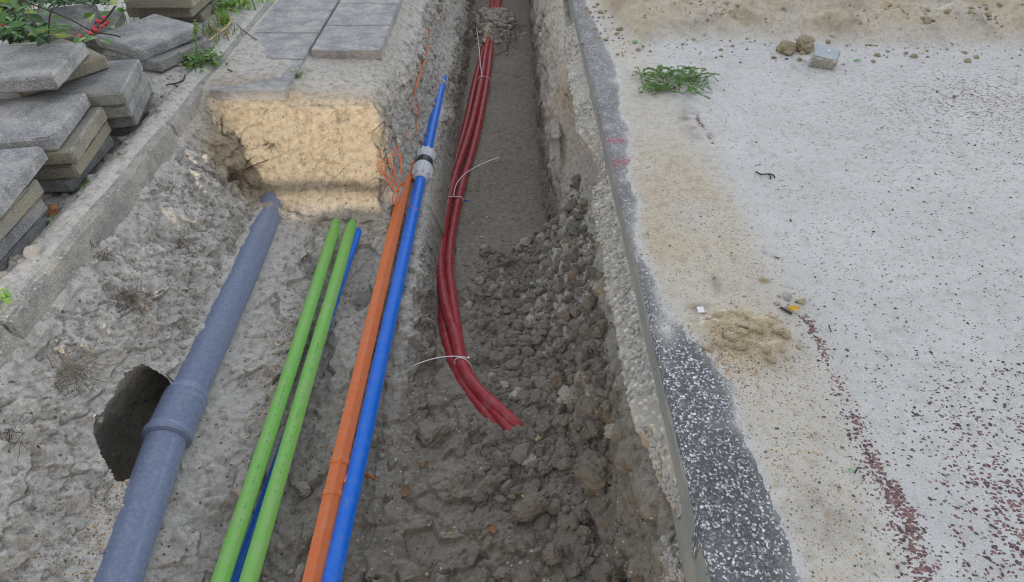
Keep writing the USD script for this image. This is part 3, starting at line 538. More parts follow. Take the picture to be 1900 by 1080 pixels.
dark = .75 * np.exp(-(((SX - .655) / .035) ** 2 + ((SY - 2.03) / .13) ** 2)) * np.clip(.5 + 2.5 * fbm(S3 * 22, 3, 77), 0, 1) + .55 * np.exp(-(((SX - .575) / .05) ** 2 + ((SY - .51) / .07) ** 2)) * np.clip(.4 + 2.6 * fbm(S3 * 16, 3, 79), 0, 1)
dark += .5 * np.exp(-(((SX - .53) / .014) ** 2 + ((SY - 1.15) / .035) ** 2)) + .6 * np.exp(-(((SX - .46) / .025) ** 2 + ((SY - 1.07) / .012) ** 2)) + .34 * bk * np.clip(fbm(S3 * 12, 4, 81) * 5 - .1, 0, 1)
SP = np.stack([SX, SY, H], -1)
ns = len(sx); ii, jj = np.meshgrid(np.arange(len(sy) - 1), np.arange(ns - 1), indexing='ij'); a = ii * ns + jj
SF = np.vstack([np.stack([a, a + 1, a + ns + 1], -1).reshape(-1, 3), np.stack([a, a + ns + 1, a + ns], -1).reshape(-1, 3)])
sand = obj('sand_covered_path', (SP.reshape(-1, 3), SF), SAND, smooth=True, label='pale sand lying over the red cycle path', kind='structure')
for k, v in (('red', red), ('yellow', yel), ('gravel', grav), ('dark', np.clip(dark, 0, 1))): primvar(sand, k, v.ravel())
sand_at = RegularGridInterpolator((sy, sx), H, bounds_error=False, fill_value=0.0)
def on_sand(px, py):
    p = at(px, py, .005)
    for _ in range(4): p = at(px, py, float(sand_at((p[1], p[0]))))
    return p
# ground all round, beyond the sheets above
gv = np.array([(x, y, z) for x, y, z in [(-40, -40, -.06), (40, -40, -.06), (40, 60, -.06), (-40, 60, -.06), (-2.78, .21, -.06), (2.83, .21, -.06), (2.83, 5.1, -.06), (2.83, 6.58, -.06), (-2.78, 6.58, -.06), (.44, 6.58, -.06), (.44, 5.1, .25)]], float)
obj('surrounding_ground', (gv, np.array([(0, 1, 5), (0, 5, 4), (1, 2, 7), (1, 7, 5), (2, 3, 8), (2, 8, 7), (3, 0, 4), (3, 4, 8), (6, 7, 9), (6, 9, 10)])), SOIL, smooth=False, label='bare sandy ground around the trench', kind='structure')

# ------------------------------------------------------------------ kerb with its concrete bed
def slab(x0, x1, y0, y1, z0, z1, ch=.004, seed=0, chip=.004, res=.02, wob=0.0):
    """A slab with chamfered, slightly chipped edges."""
    def ax(a, b): n = max(2, int((b - a) / res)); return np.r_[a, a + ch, np.linspace(a + ch, b - ch, n + 1)[1:-1], b - ch, b]
    X, Yv, Zv = ax(x0, x1), ax(y0, y1), np.r_[z0, z0 + ch, z1 - ch, z1]
    vs, fs, c0 = [], [], 0
    def face(U, V, fn, flip):
        nonlocal c0
        g = np.array([[fn(u, v) for v in V] for u in U]).reshape(-1, 3); n = len(V)
        i, j = np.meshgrid(np.arange(len(U) - 1), np.arange(n - 1), indexing='ij'); a = i * n + j
        q = np.vstack([np.stack([a, a + n, a + n + 1], -1).reshape(-1, 3), np.stack([a, a + n + 1, a + 1], -1).reshape(-1, 3)])
        vs.append(g); fs.append((q[:, ::-1] if flip else q) + c0); c0 += len(g)
    face(X, Yv, lambda u, v: (u, v, z1), False); face(X, Yv, lambda u, v: (u, v, z0), True)
    face(X, Zv, lambda u, v: (u, y0, v), False); face(X, Zv, lambda u, v: (u, y1, v), True)
    face(Yv, Zv, lambda u, v: (x0, u, v), True); face(Yv, Zv, lambda u, v: (x1, u, v), False)
    v = np.vstack(vs); f = np.vstack(fs)
    m = trimesh.Trimesh(v, f, process=False); m.merge_vertices(); v = np.array(m.vertices)
    # pull the edges in: a chamfer, and chips along it
    near = [np.minimum(v[:, k] - lo, hi - v[:, k]) < ch * .5 for k, (lo, hi) in enumerate(((x0, x1), (y0, y1), (z0, z1)))]
    cnt = sum(n.astype(int) for n in near); c = np.array([(x0 + x1) / 2, (y0 + y1) / 2, (z0 + z1) / 2])
    ed = cnt >= 2
    k = np.minimum(ch * .5 + chip * np.clip(fbm(v * 28 + seed * 7.3, 3, seed) * 4 - .25, 0, 1.6), ch * .93)
    for a in range(3): v[:, a] -= np.where(ed & near[a], np.sign(v[:, a] - c[a]) * k, 0)
    if wob: v += wob * np.stack([fbm(v * 6 + seed, 2, seed + s) for s in (1, 2, 3)], -1) * 2
    return trimesh.Trimesh(v, m.faces, process=False)
kerb = thing('kerb', 'long dark kerb of exposed white and grey chippings along the right of the trench', 'kerb', (.5, 2, 0))
KERB = mat('kerb_aggregate_look', {
    'g': ('geometry', {}), 'cov': ('attribute', {'attribute': 'cover'}), 'rp': ('attribute', {'attribute': 'paint'}), 'dn': ('noise_texture', {'scale': 120.0, 'detail': 3.0}), 'dv': ('vector_math', {'math_type': 'multiply_add', 'vector2': (0.013,) * 3}),
    'v': ('voronoi_texture', {'scale': 178.0}), 's': ('separate_color', {}), 'r': ('rgb_ramp', {'ramp': [(0, (0.115, 0.122, 0.135)), (0.35, (0.18, 0.188, 0.205)), (0.5, (0.29, 0.30, 0.32)), (0.62, (0.22, 0.212, 0.20)), (0.72, (0.48, 0.49, 0.52)), (0.84, (0.56, 0.57, 0.6)), (1, (0.80, 0.80, 0.82))]}),
    'da': ('math', {'math_type': 'add'}), 'e': ('rgb_ramp', {'ramp': [(0.42, (0, 0, 0)), (0.62, (1, 1, 1))]}), 'mo': ('mix', {'color1': (0.10, 0.10, 0.102), 'color2': (0.52, 0.50, 0.47)}), 'cc': ('math', {'math_type': 'multiply', 'value2': 3.0, 'use_clamp': True}),
    'm': ('mix', {}), 'n': ('noise_texture', {'scale': 6.0, 'detail': 6.0, 'roughness': 0.65}), 'nr': ('rgb_ramp', {'ramp': [(0.35, (0.75, 0.75, 0.75)), (0.65, (1.2, 1.2, 1.2))]}), 'm2': ('mix', {'mix_type': 'multiply', 'fac': 0.8}),
    'n9': ('noise_texture', {'scale': 90.0, 'detail': 3.0}), 'pm': ('math', {'math_type': 'multiply'}), 'pr': ('rgb_ramp', {'ramp': [(0.42, (0, 0, 0)), (0.55, (0.75, 0.75, 0.75))]}), 'm3': ('mix', {'color2': (0.42, 0.05, 0.09)}), 'n3': ('noise_texture', {'scale': 300.0, 'detail': 2.0}), 'h': ('math', {'math_type': 'multiply_add', 'value2': 0.3}), 'h2': ('math', {'math_type': 'subtract'}),
    'b': ('bump', {'strength': 0.9, 'distance': 0.005}), 'p': ('principled_bsdf', {'roughness': 0.75, 'specular_ior_level': 0.3})},
    [('g.position', 'dn.vector'), ('dn.color', 'dv.vector1'), ('g.position', 'dv.vector3'), ('dv.vector', 'v.vector'), ('v.color', 's.color'), ('s.r', 'r.fac'), ('v.distance', 'da.value1'), ('cov.fac', 'da.value2'), ('da.value', 'e.fac'),
     ('cov.fac', 'cc.value1'), ('cc.value', 'mo.fac'), ('r.color', 'm.color1'), ('mo.color', 'm.color2'), ('e.color', 'm.fac'), ('g.position', 'n.vector'), ('n.fac', 'nr.fac'), ('m.color', 'm2.color1'), ('nr.color', 'm2.color2'),
     ('g.position', 'n9.vector'), ('n9.fac', 'pr.fac'), ('pr.color', 'pm.value1'), ('rp.fac', 'pm.value2'), ('pm.value', 'm3.fac'), ('m2.color', 'm3.color1'), ('m3.color', 'p.base_color'),
     ('g.position', 'n3.vector'), ('n3.fac', 'h.value1'), ('h.value', 'h2.value1'), ('v.distance', 'h2.value2'), ('h2.value', 'b.height'), ('b.normal', 'p.normal')])
km = slab(KX0, KX1, .1, 3.75, -.085, 0, ch=.007, seed=3, chip=.006, res=.012, wob=.004)
ktop = obj('aggregate_top', km, KERB, kerb, smooth=False, off=(.5, 2, 0))
kv = np.asarray(km.vertices); ko = np.argsort(edge[:, 1]); kd = np.interp(kv[:, 1], edge[ko, 1], edge[ko, 0]) - kv[:, 0] + .03 * fbm(kv * 15, 4, 52)
cover = .26 * np.exp(-np.clip(kd, 0, 1) / .010) + .3 * np.exp(-((kv[:, 0] - .375) / .025) ** 2 - ((kv[:, 1] - 1.0) / .05) ** 2) + .08 * sstep(.95, 1.3, kv[:, 1]) + .6 * np.clip(fbm(kv * 9, 4, 53) - .14, 0, 1)
primvar(ktop, 'cover', np.clip(cover, 0, .8)); primvar(ktop, 'paint', np.exp(-((kv[:, 1] - 1.76) / .022) ** 2) + np.exp(-((kv[:, 1] - 1.90) / .016) ** 2))
km2 = slab(KX0 + .003, KX1 - .003, .1, 3.75, -.16, -.012, ch=.004, seed=4, chip=.003, res=.03, wob=.0035)
km2.vertices[:, 0] -= .0055
obj('side_face', km2, KERBSIDE, kerb, off=(.5, 2, 0))

hl = np.array([at(x, y, -.12)[:2] for x, y in [(1046, 62), (1050, 110), (1052, 150), (1062, 190), (1066, 230), (1068, 255), (1088, 275), (1104, 300), (1112, 330), (1108, 352), (1097, 366), (1099, 400), (1108, 450), (1120, 515), (1124, 560), (1138, 600), (1144, 650), (1154, 705), (1164, 760), (1176, 805), (1200, 828), (1210, 870), (1226, 905), (1240, 945), (1262, 975)]])
o = np.argsort(hl[:, 1]); hy = np.arange(hl[:, 1].min() + .005, hl[:, 1].max(), .005)
hx = np.interp(hy, hl[o, 1], hl[o, 0]) + .012 * fbm(np.stack([hy * 20, hy * 0, hy * 0], -1), 3, 91)
sec = np.concatenate([[(0, a) for a in np.linspace(0, 1, 26)], [(1, a) for a in np.linspace(.0, 1, 9)[1:]], [(2, a) for a in np.linspace(0, 1, 10)[1:]]])
hv = []
for y, xe in zip(hy, hx):
    xe = min(xe, .333); th = .05 * min(1, (.341 - xe) / .03)
    for k, a_ in sec:
        if k == 0: q = (.343 + (xe - .343) * a_, y, -.062 - .040 * a_ ** 1.2)
        elif k == 1: q = (xe + .010 * math.sin(a_ * 3.0) - .0 + .016 * a_, y, -.102 - th * a_)
        else: q = (xe + .016 + (.345 - xe - .016) * a_, y, -.102 - th - .02 * a_)
        hv.append(q)
hv = np.array(hv); nsec = len(sec)
ii, jj = np.meshgrid(np.arange(len(hy) - 1), np.arange(nsec - 1), indexing='ij'); a = ii * nsec + jj
HF = np.vstack([np.stack([a, a + nsec, a + nsec + 1], -1).reshape(-1, 3), np.stack([a, a + nsec + 1, a + 1], -1).reshape(-1, 3)])
HP = hv.reshape(len(hy), nsec, 3); HN = -normals(HP); HN[..., 2] = np.where(np.isfinite(HN[..., 2]), HN[..., 2], 1)
if HN[len(hy) // 2, 10, 2] < 0: HN = -HN; 
wgt = np.minimum(1, np.abs(HP[..., 0] - .343) / .02)
HP = HP + HN * (wgt * (.014 * fbm(HP * 22, 3, 93) + .012 * fbm(HP * 70, 2, 95)))[..., None]
bed = obj('concrete_bed', (HP.reshape(-1, 3), HF), CONC, smooth=True, label='rough pebbly concrete bed jutting out below the kerb over the trench', cat='concrete')
pv = []
for _ in range(1100):
    i, j = rng.integers(2, len(hy) - 2), rng.integers(6, 30)
    if rng.random() > .55 + .45 * (hy[i] < 2.0): continue
    if (fbm(np.array([[hy[i] * 3.0, 0, 0]]), 2, 97)[0] < -.06): continue
    s = rng.uniform(.006, .017) * (1.0 if hy[i] > .9 else 1.1)
    pv.append(put(rock(s, int(rng.integers(1e6)), (1, rng.uniform(.7, 1), .7), 1, 3, .15, .0), HP[i, j] + [0, 0, .001], 0))
obj('embedded_pebbles', join(pv), STONE, bed, smooth=True, kind='stuff')

# old kerb on the left, its top mostly under sand
ok = thing('old_kerb', 'buried grey concrete kerb along the top of the left bank', 'kerb', (-1.28, 2, 0))
for k, (ya, yb2) in enumerate([(.1, 1.03), (1.036, 2.03), (2.036, 3.03), (3.036, 4.1)]):
    m = slab(-1.34, -1.222 + .003 * (k % 2), ya, yb2, -.13, 0 - .002 * k, ch=.008, seed=20 + k, chip=.012, res=.012, wob=.004)
    obj('kerb_stone', m, OLDKERB, ok, off=(-1.28, 2, 0))

# ------------------------------------------------------------------ paving tiles still in place
pave = thing('pavement', 'footpath of square grey concrete tiles still in place', 'pavement', (-.9, 3, 0), kind='structure')
def paver(x0, y0, z, w, d, seed, mat_, tilt=(0, 0)):
    m = slab(-w / 2, w / 2, -d / 2, d / 2, -.045, 0, ch=.003, seed=seed, chip=.003, res=.02, wob=.0012)
    obj('paving_tile', put(m, (x0 + w / 2, y0 + d / 2, z), 0, *tilt), mat_, pave, off=(-.9, 3, 0))
for k, (x, y, z) in enumerate([(-.873, 2.703, 0), (-.873, 3.006, .002), (-.873, 3.309, .001), (-.873, 3.612, 0), (-1.187, 2.312, -.004), (-1.187, 2.613, -.001), (-1.187, 2.912, .001), (-1.187, 3.214, .0), (-1.187, 3.516, .002)]):
    paver(x, y, z, .3045 + (.003 if k < 4 else -.004), .2985, 40 + k, TILE, (rng.uniform(-.006, .006), rng.uniform(-.006, .006)))
#@@OBJECTS
def atY(px, py, Y):
    d = FWD + (px - 950) / FOC * RGT - (py - 540) / FOC * UPV
    return EYE + d * (Y / d[1])
def line_through(a, b, ya, yb, step=.02):
    """A straight run through two points, from y = ya to y = yb."""
    a, b = np.asarray(a), np.asarray(b); n = max(2, int(abs(yb - ya) / step))
    t = (np.linspace(ya, yb, n) - a[1]) / (b[1] - a[1]); return a + (b - a) * t[:, None]
def centred(name, label, cat, pts_, group=None):
    c = np.asarray(pts_).mean(0); return thing(name, label, cat, c, group), c

# ------------------------------------------------------------------ pipes
gk = np.array([at(x, y, -.44) for x, y in ((494, 408), (454, 500), (436, 540), (339, 750), (309, 815), (217, 1080))])
gk = np.vstack([gk[0] + (gk[0] - gk[1]) * .6, gk, gk[-1] + (gk[-1] - gk[-2]) * 2.0])[::-1]
gp = np.stack([np.interp(np.linspace(max(.2, gk[0, 1] + .01), 2.22, 120), gk[:, 1], gk[:, k]) for k in range(3)], 1)
t_, c_ = centred('drain_pipe', 'thick grey plastic drain pipe with a ribbed socket, beside the dark hole', 'pipe', gp)
ysock = (at(342, 742, -.45)[1], at(311, 813, -.45)[1])
def gx(y): return np.stack([np.interp(y, gp[:, 1], gp[:, k]) for k in range(3)], 1)
R = .0545
obj('pipe_run', tube(gx(np.linspace(ysock[0] - .004, gp[-1, 1], 60)), R * .985, 40), GREY, t_, off=c_)
obj('pipe_run', tube(gx(np.linspace(gp[0, 1], ysock[1] + .01, 40)), R, 40), GREY, t_, off=c_)
L = ysock[0] - ysock[1]
prof = [(-.012, .06), (-.011, 1.20), (-.004, 1.235), (.008, 1.235), (.014, 1.19), (.02, 1.135), (L - .03, 1.135), (L - .026, 1.16), (L - .018, 1.16), (L - .014, 1.13), (L - .004, 1.12), (L, 1.145), (L + .006, 1.14), (L + .012, 1.06), (L + .03, .985)]
sp = gx(np.array([ysock[1] + a for a, _ in prof]))
so = obj('socket', tube(sp, np.array([R * r for _, r in prof]), 48), GREY, t_, off=c_, smooth=50)
obj('ring', tube(gx(np.array([ysock[1] - .016, ysock[1] - .013, ysock[1] - .006, ysock[1] - .002])), R * np.array([1.0, 1.12, 1.14, 1.1]), 48), GREY, so, off=c_)

def run(name, label, pa, pb, r, mat_, ya=.2, yb=2.3, group=None, wave=.0015, seed=0, section=None, sides=28):
    p = line_through(pa, pb, ya, yb); p = p + wave * np.stack([fbm(np.stack([p[:, 1] * 1.5 + seed, p[:, 1] * 0, p[:, 1] * 0], -1), 2, seed + k) * 2 for k in range(3)], -1)
    t, c = centred(name, label, 'pipe', p, group)
    obj('pipe_run', tube(p, r, sides, section=section), mat_, t, off=c, smooth=35)
    return t, c, p
def printing(t, c, p, r, y0, y1, n, seed):
    """Small worn print marks along the top of a pipe."""
    q = np.random.default_rng(seed); ms = []
    d = p[-1] - p[0]; d /= np.linalg.norm(d); a = np.cross(d, [0, 0, 1.0]); a /= np.linalg.norm(a); u = np.cross(a, d)
    for y in np.sort(q.uniform(y0, y1, n)):
        o = np.array([np.interp(y, p[:, 1], p[:, k]) for k in range(3)]); l = q.uniform(.002, .006); w_ = q.uniform(.002, .0045)
        ang = .45 + np.array([-w_, w_]) / r * .5
        v = [o + (r + .0004) * (math.sin(k) * a + math.cos(k) * u) + s * d * l / 2 for s in (-1, 1) for k in ang]
        ms.append((np.array(v), np.array([(0, 1, 3), (0, 3, 2)])))
    obj('print', join(ms), PRINT, t, off=c, smooth=False, kind='stuff')
t_, c_, p_ = run('green_duct', 'green plastic duct nearer the grey drain pipe, left of the green pair', at(621, 431, -.5), at(415, 1065, -.5), .0228, GREEN, seed=1, wave=.004)
printing(t_, c_, p_, .0228, .75, 1.35, 46, 3)
t_, c_, p_ = run('green_duct', 'green plastic duct right of the green pair, next to the thin blue pipe', at(655, 411, -.5), at(461, 1072, -.5), .0228, GREEN, seed=5, wave=.004)
printing(t_, c_, p_, .0228, .8, 1.4, 40, 4)
run('thin_blue_pipe', 'thin blue pipe running beneath the two green ducts', at(666, 428, -.512), at(442, 1065, -.57), .015, BLUE, seed=9, wave=.003)

hexa = [(math.cos(math.radians(a)), math.sin(math.radians(a))) for a in (15, 75, 135, 195, 255, 315)]
hexs = []
for k in range(6):                                        # small bevel on the six ridges
    p0, p1 = np.array(hexa[k]), np.array(hexa[(k + 1) % 6]); hexs += [p0 + (p1 - p0) * .07, p1 + (p0 - p1) * .07]
to, co, po = run('orange_duct', 'six-sided orange plastic cable duct with two strap bands', at(753, 330, -.5), at(580, 1080, -.5), .0285, ORANGE, yb=2.95, seed=13, section=hexs, wave=.003)
for py in (856, 915):
    y = at(0, py, -.475)[1]; q = np.stack([np.interp(np.linspace(y - .008, y + .008, 4), po[:, 1], po[:, k]) for k in range(3)], 1)
    obj('strap_band', tube(q, np.array([1.06, 1.1, 1.1, 1.06]) * .0285, 24, section=hexs), ORANGE, to, off=co)
y = at(0, 880, -.49)[1]; q = np.array([[np.interp(yy, po[:, 1], po[:, 0]) + .031, yy, -.485 - .004 * k] for k, yy in enumerate(np.linspace(y - .035, y + .03, 6))])
obj('strap_tail', tube(q, .0035, 6), ORANGE, to, off=co)
tb, cb, pb_ = run('water_pipe', 'thick bright blue water pipe with a pale screw coupling', at(781, 330, -.5), at(616, 1080, -.5), .0245, BLUE, yb=3.75, seed=17, wave=.003)
ya, yb_ = at(0, 337, -.5)[1], at(0, 284, -.5)[1]; Lc = yb_ - ya
def bl(ts): return np.stack([np.interp(ya + Lc * np.asarray(ts), pb_[:, 1], pb_[:, k]) for k in range(3)], 1)
def nut(ts, rs_, lug, flip):
    m = [tube(bl(np.linspace(ts[0], ts[-1], len(rs_))), np.array(rs_), 36)]
    c = bl([sum(ts) / 2])[0]; d = bl([1])[0] - bl([0])[0]; d /= np.linalg.norm(d); a = np.cross(d, [0, 0, 1.0]); a /= np.linalg.norm(a); u = np.cross(a, d)
    for k in range(10):
        w_ = 2 * math.pi * k / 10; o = c + max(rs_) * .97 * (math.cos(w_) * a + math.sin(w_) * u); hl_ = Lc * (ts[-1] - ts[0]) * .36
        m.append(tube(np.array([o - d * hl_, o + d * hl_]), .0036, 6))
    return join(m)
coup = [obj('coupling_nut', nut((.0, .42), (.027, .040, .0445, .046, .046, .045, .044), 1, 0), FITTING, tb, off=cb),
        obj('coupling_body', tube(bl([.40, .42, .52, .56, .64, .66]), np.array([.034, .037, .037, .041, .041, .036]), 30), BLACKP, tb, off=cb),
        obj('coupling_nut', nut((.64, 1.0), (.040, .043, .043, .042, .041, .038, .026), 1, 1), FITTING, tb, off=cb)]
# soil lying on the buried far stretch of the water pipe comes with the soil sheet

zr = lambda y: np.interp(y, [0, 380, 560, 640, 690, 740, 790, 830], [-.772, -.768, -.748, -.712, -.684, -.650, -.622, -.612])
DUCT = {'A': ([(919, 22), (913, 60), (905, 79), (892, 153), (876, 226), (855, 293), (846, 319), (824, 413), (816, 481), (819, 527), (830, 579), (845, 624), (857, 677), (886, 722), (941, 772), (962, 792)], .012),
        'B': ([(924, 20), (919, 55), (914, 72), (904, 147), (892, 214), (869, 306), (864, 319), (843, 407), (835, 455), (833, 501), (840, 556), (847, 610), (856, 660), (877, 715), (908, 752), (942, 790), (955, 806)], -.004),
        'C': ([(912, 20), (905, 60), (897, 90), (880, 160), (866, 225), (845, 300), (838, 330), (818, 413), (812, 481), (816, 540), (823, 600), (829, 634), (846, 686), (875, 735), (908, 770), (940, 800)], -.026)}
ducts = {}
for k, lab in (('A', 'uppermost of the three dark red ducts, lying on the other two'), ('B', 'dark red duct on the right, passing under the uppermost one'), ('C', 'lowest dark red duct, mostly hidden at the left of the bundle')):
    pl, dz = DUCT[k]
    p = spline([at(x, y, zr(y) + dz) for x, y in pl[1:]] + [at(pl[-1][0] + 26, pl[-1][1] + 16, -.72)], .012)
    far = at(pl[0][0], pl[0][1], -.76) ; end = np.array([far[0] + .02, 6.5, -.755])
    p = np.vstack([resample([end, far, p[0] + [0, .05, 0]], .04), p]) if True else p
    p = gaussian_filter(p, (2, 0), mode='nearest')
    t, c = centred('red_duct', lab, 'duct', p); ducts[k] = p
    obj('duct_run', tube(p, .0212, 26), RED, t, off=c)

# cable ties
def tie(py, tail, label, tilt=0.0):
    a, b, cc = [ducts[k][np.argmin([abs((q - EYE) @ UPV / ((q - EYE) @ FWD) + (py - 540) / FOC) for q in ducts[k]])] for k in 'ABC']
    k = np.argmin(np.linalg.norm(ducts['A'] - a, axis=1)); d = ducts['A'][k + 2] - ducts['A'][k - 2]; d /= np.linalg.norm(d)
    import shapely
    u = np.cross(d, [0, 0, 1.0]); u /= np.linalg.norm(u); w_ = np.cross(u, d)
    hull = shapely.unary_union([shapely.Point((q - a) @ u, (q - a) @ w_).buffer(.0235) for q in (a, b)]).convex_hull
    xy = np.array(hull.exterior.coords)
    loop = a + xy[:, :1] * u + xy[:, 1:] * w_ + d * (xy[:, :1] * tilt)
    t, c = centred('cable_tie', label, 'cable tie', loop)
    obj('loop', tube(np.vstack([loop, loop[1:2]]), .0022, 7), WHITEP, t, off=c)
    h = at(tail[0][0], tail[0][1], tail[0][2])
    obj('tail', tube(spline([at(*q) for q in tail], .01), .0021, 6), WHITEP, t, off=c)
    hb = trimesh.creation.box((.008, .007, .006)); obj('head', put(hb, h, .6), WHITEP, t, off=c)
tie(372, [(842, 361, -.735), (846, 343, -.71), (862, 323, -.695), (890, 306, -.69), (929, 291, -.695)], 'white cable tie half way along the red ducts, its tail curving right', .5)
tie(672, [(869, 664, -.675), (846, 661, -.65), (815, 663, -.63), (775, 675, -.61), (734, 694, -.60)], 'white cable tie nearest the buried duct ends, its long tail pointing left', -.5)
tie(148, [(894, 141, -.74), (891, 115, -.72), (888, 80, -.70), (884, 50, -.66)], 'thin white cable tie farthest along the red ducts, its tail standing up', .5)

# ------------------------------------------------------------------ torn orange netting, cable strip and strap ends
NZ = lambda x, y: (680 + x / 5.4, 220 + y / 5.4)
strands = [[(128, 300), (105, 400), (110, 450), (140, 520), (190, 600), (260, 690), (300, 760)], [(160, 370), (150, 440), (150, 520), (200, 560), (270, 620), (320, 690), (310, 770), (285, 850)], [(205, 385), (185, 470), (190, 560)],
           [(205, 390), (250, 470), (300, 590), (345, 660), (320, 720), (260, 770), (255, 840), (300, 860)], [(275, 290), (290, 370), (290, 480), (250, 600)], [(315, 262), (340, 380), (345, 500), (330, 600), (335, 690), (290, 730)], [(240, 360), (250, 470), (255, 580)],
           [(105, 430), (150, 440), (200, 440)], [(150, 480), (195, 470)], [(240, 355), (290, 362), (330, 365)], [(150, 525), (200, 545), (260, 640), (330, 690)], [(190, 600), (250, 690), (310, 740), (330, 800)], [(280, 760), (250, 810), (270, 870), (310, 850), (330, 780)],
           [(340, 690), (390, 780), (430, 870), (540, 915)], [(330, 790), (370, 900), (422, 985)], [(400, 130), (440, 195)]]
ns_ = []
for k, s in enumerate(strands):
    q = spline([atY(*NZ(x, y), 2.20 - (y - 260) * .00028 + .012 * math.sin(k * 2.1)) for x, y in s], .006)
    ns_.append(tube(q, 0.0011 if k > 12 else .0021, 5))
nm = join(ns_); obj('torn_netting', nm, NETTING, label='torn orange plastic netting hanging from the soil corner by the orange duct', cat='netting')
CZ = lambda x, y: (680 + x / 5.4, 40 + y / 5.4)
strips = [([(625, 40), (628, 110), (628, 180), (615, 270), (598, 340), (570, 430), (540, 520), (505, 610), (485, 690), (475, 770)], .0045), ([(475, 765), (450, 820), (432, 870), (418, 915)], .0022), ([(488, 765), (512, 810), (532, 850), (522, 910), (508, 1000), (496, 1080), (494, 1160)], .0028), ([(575, 280), (550, 370), (530, 440)], .0014)]
sm_ = []
for s, r in strips:
    q = []
    for x, y in s:
        px, py = CZ(x, y); h = on_soil(px, py); q.append(h + (EYE - h) / np.linalg.norm(EYE - h) * .02)
    sm_.append(tube(gaussian_filter(spline(q, .012), (2, 0), mode='nearest'), r, 6))
obj('orange_cable', join(sm_), ORANGE, label='frayed orange cable strip hanging down the soil above the blue water pipe', cat='cable')
for (x0, y0, x1, y1, lab) in ((671, 877, 696, 890, 'short orange strap end lying right of the blue pipe, the longer one'), (656, 943, 664, 946, 'stub of orange strap poking out from under the blue pipe')):
    a, b = on_soil(x0, y0) + [0, 0, .006], on_soil(x1, y1) + [0, 0, .006]
    q = resample([a, b], .01); obj('strap_end', tube(q, .0042, 6), ORANGE, label=lab, cat='strap')

# ------------------------------------------------------------------ loose tiles in stacks
def stacked(rf, rb, z, m, label, size=.3, th=.047, anchor='rf', tilt=0.0, group='loose tiles in stacks'):
    A, B = at(*rf, z)[:2], at(*rb, z)[:2]; d = (B - A) / np.linalg.norm(B - A); left = np.array([-d[1], d[0]])
    if anchor == 'rb': A = B - d * size
    c = A + d * size / 2 + left * size / 2; rz = math.atan2(d[1], d[0]) - math.pi / 2
    i = used.get('/World/concrete_tile', 0)
    s = slab(-size / 2, size / 2, -size / 2, size / 2, -th, 0, ch=.0065, seed=60 + i, chip=.012, res=.009, wob=.0035)
    obj('concrete_tile', put(s, (c[0], c[1], z), rz, tilt, .3 * tilt), m, label=label, cat='tile', group=group)
stacked((95, 142), (159, 73), .25, TILE, 'sandy-topped tile at the very top of the left stack, below the berry branch')
stacked((196, 102), (107, 64), .2, TILE_MOSS, 'turned tile whose corner sticks out under the sandy-topped tile')
stacked((226, 171), (260, 104), .15, TILE_DARK, 'wide grey tile in front of the leaning slab, top of its pile of four')
stacked((236, 195), (268, 128), .1, TILE_DARK, 'second tile down in the pile next to the sandy bank')
stacked((246, 213), (276, 147), .05, TILE_DARK, 'third tile down in the pile next to the sandy bank')
stacked((241, 233), (272, 170), .0, TILE_DARK, 'bottom tile of the pile next to the sandy bank')
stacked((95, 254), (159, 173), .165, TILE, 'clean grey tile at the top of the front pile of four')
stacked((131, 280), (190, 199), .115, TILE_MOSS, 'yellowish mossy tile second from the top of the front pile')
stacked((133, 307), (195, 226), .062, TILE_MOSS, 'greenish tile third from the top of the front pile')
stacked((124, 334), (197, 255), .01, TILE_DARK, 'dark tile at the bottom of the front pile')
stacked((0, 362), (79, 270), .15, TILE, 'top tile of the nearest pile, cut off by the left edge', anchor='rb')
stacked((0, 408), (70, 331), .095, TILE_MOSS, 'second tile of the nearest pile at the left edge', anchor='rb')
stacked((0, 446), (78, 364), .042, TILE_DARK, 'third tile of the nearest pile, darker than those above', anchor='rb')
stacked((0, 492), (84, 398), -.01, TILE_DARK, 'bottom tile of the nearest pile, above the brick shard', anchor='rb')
stacked((258, 92), (341, 60), .105, TILE, 'flat grey tile lying over the leaning slab by the weeds', tilt=.02)
stacked((293, 117), (358, 84), .055, TILE_DARK, 'dark slab leaning out below the flat tile beside the tall weed', tilt=-.03)
stacked((153, 49), (177, 9), .12, TILE, 'tile half hidden by the berry branch, behind the sandy-topped one')
stacked((204, 58), (223, 25), .06, TILE_DARK, 'tile corner behind the red berries')
for z, rf, rb, lab, m in ((.155, (352, -3), (378, -26), 'topmost visible tile of the far pale stack', TILE_MOSS), (.10, (351, 14), (378, -9), 'middle tile of the far pale stack', TILE_MOSS), (.045, (373, 27), (398, 4), 'lowest tile of the far pale stack, sticking out right', TILE_MOSS)):
    stacked(rf, rb, z, m, lab)
stacked((100, 200), (150, 110), .09, TILE_DARK, 'tile buried inside the left stack under the turned tile')

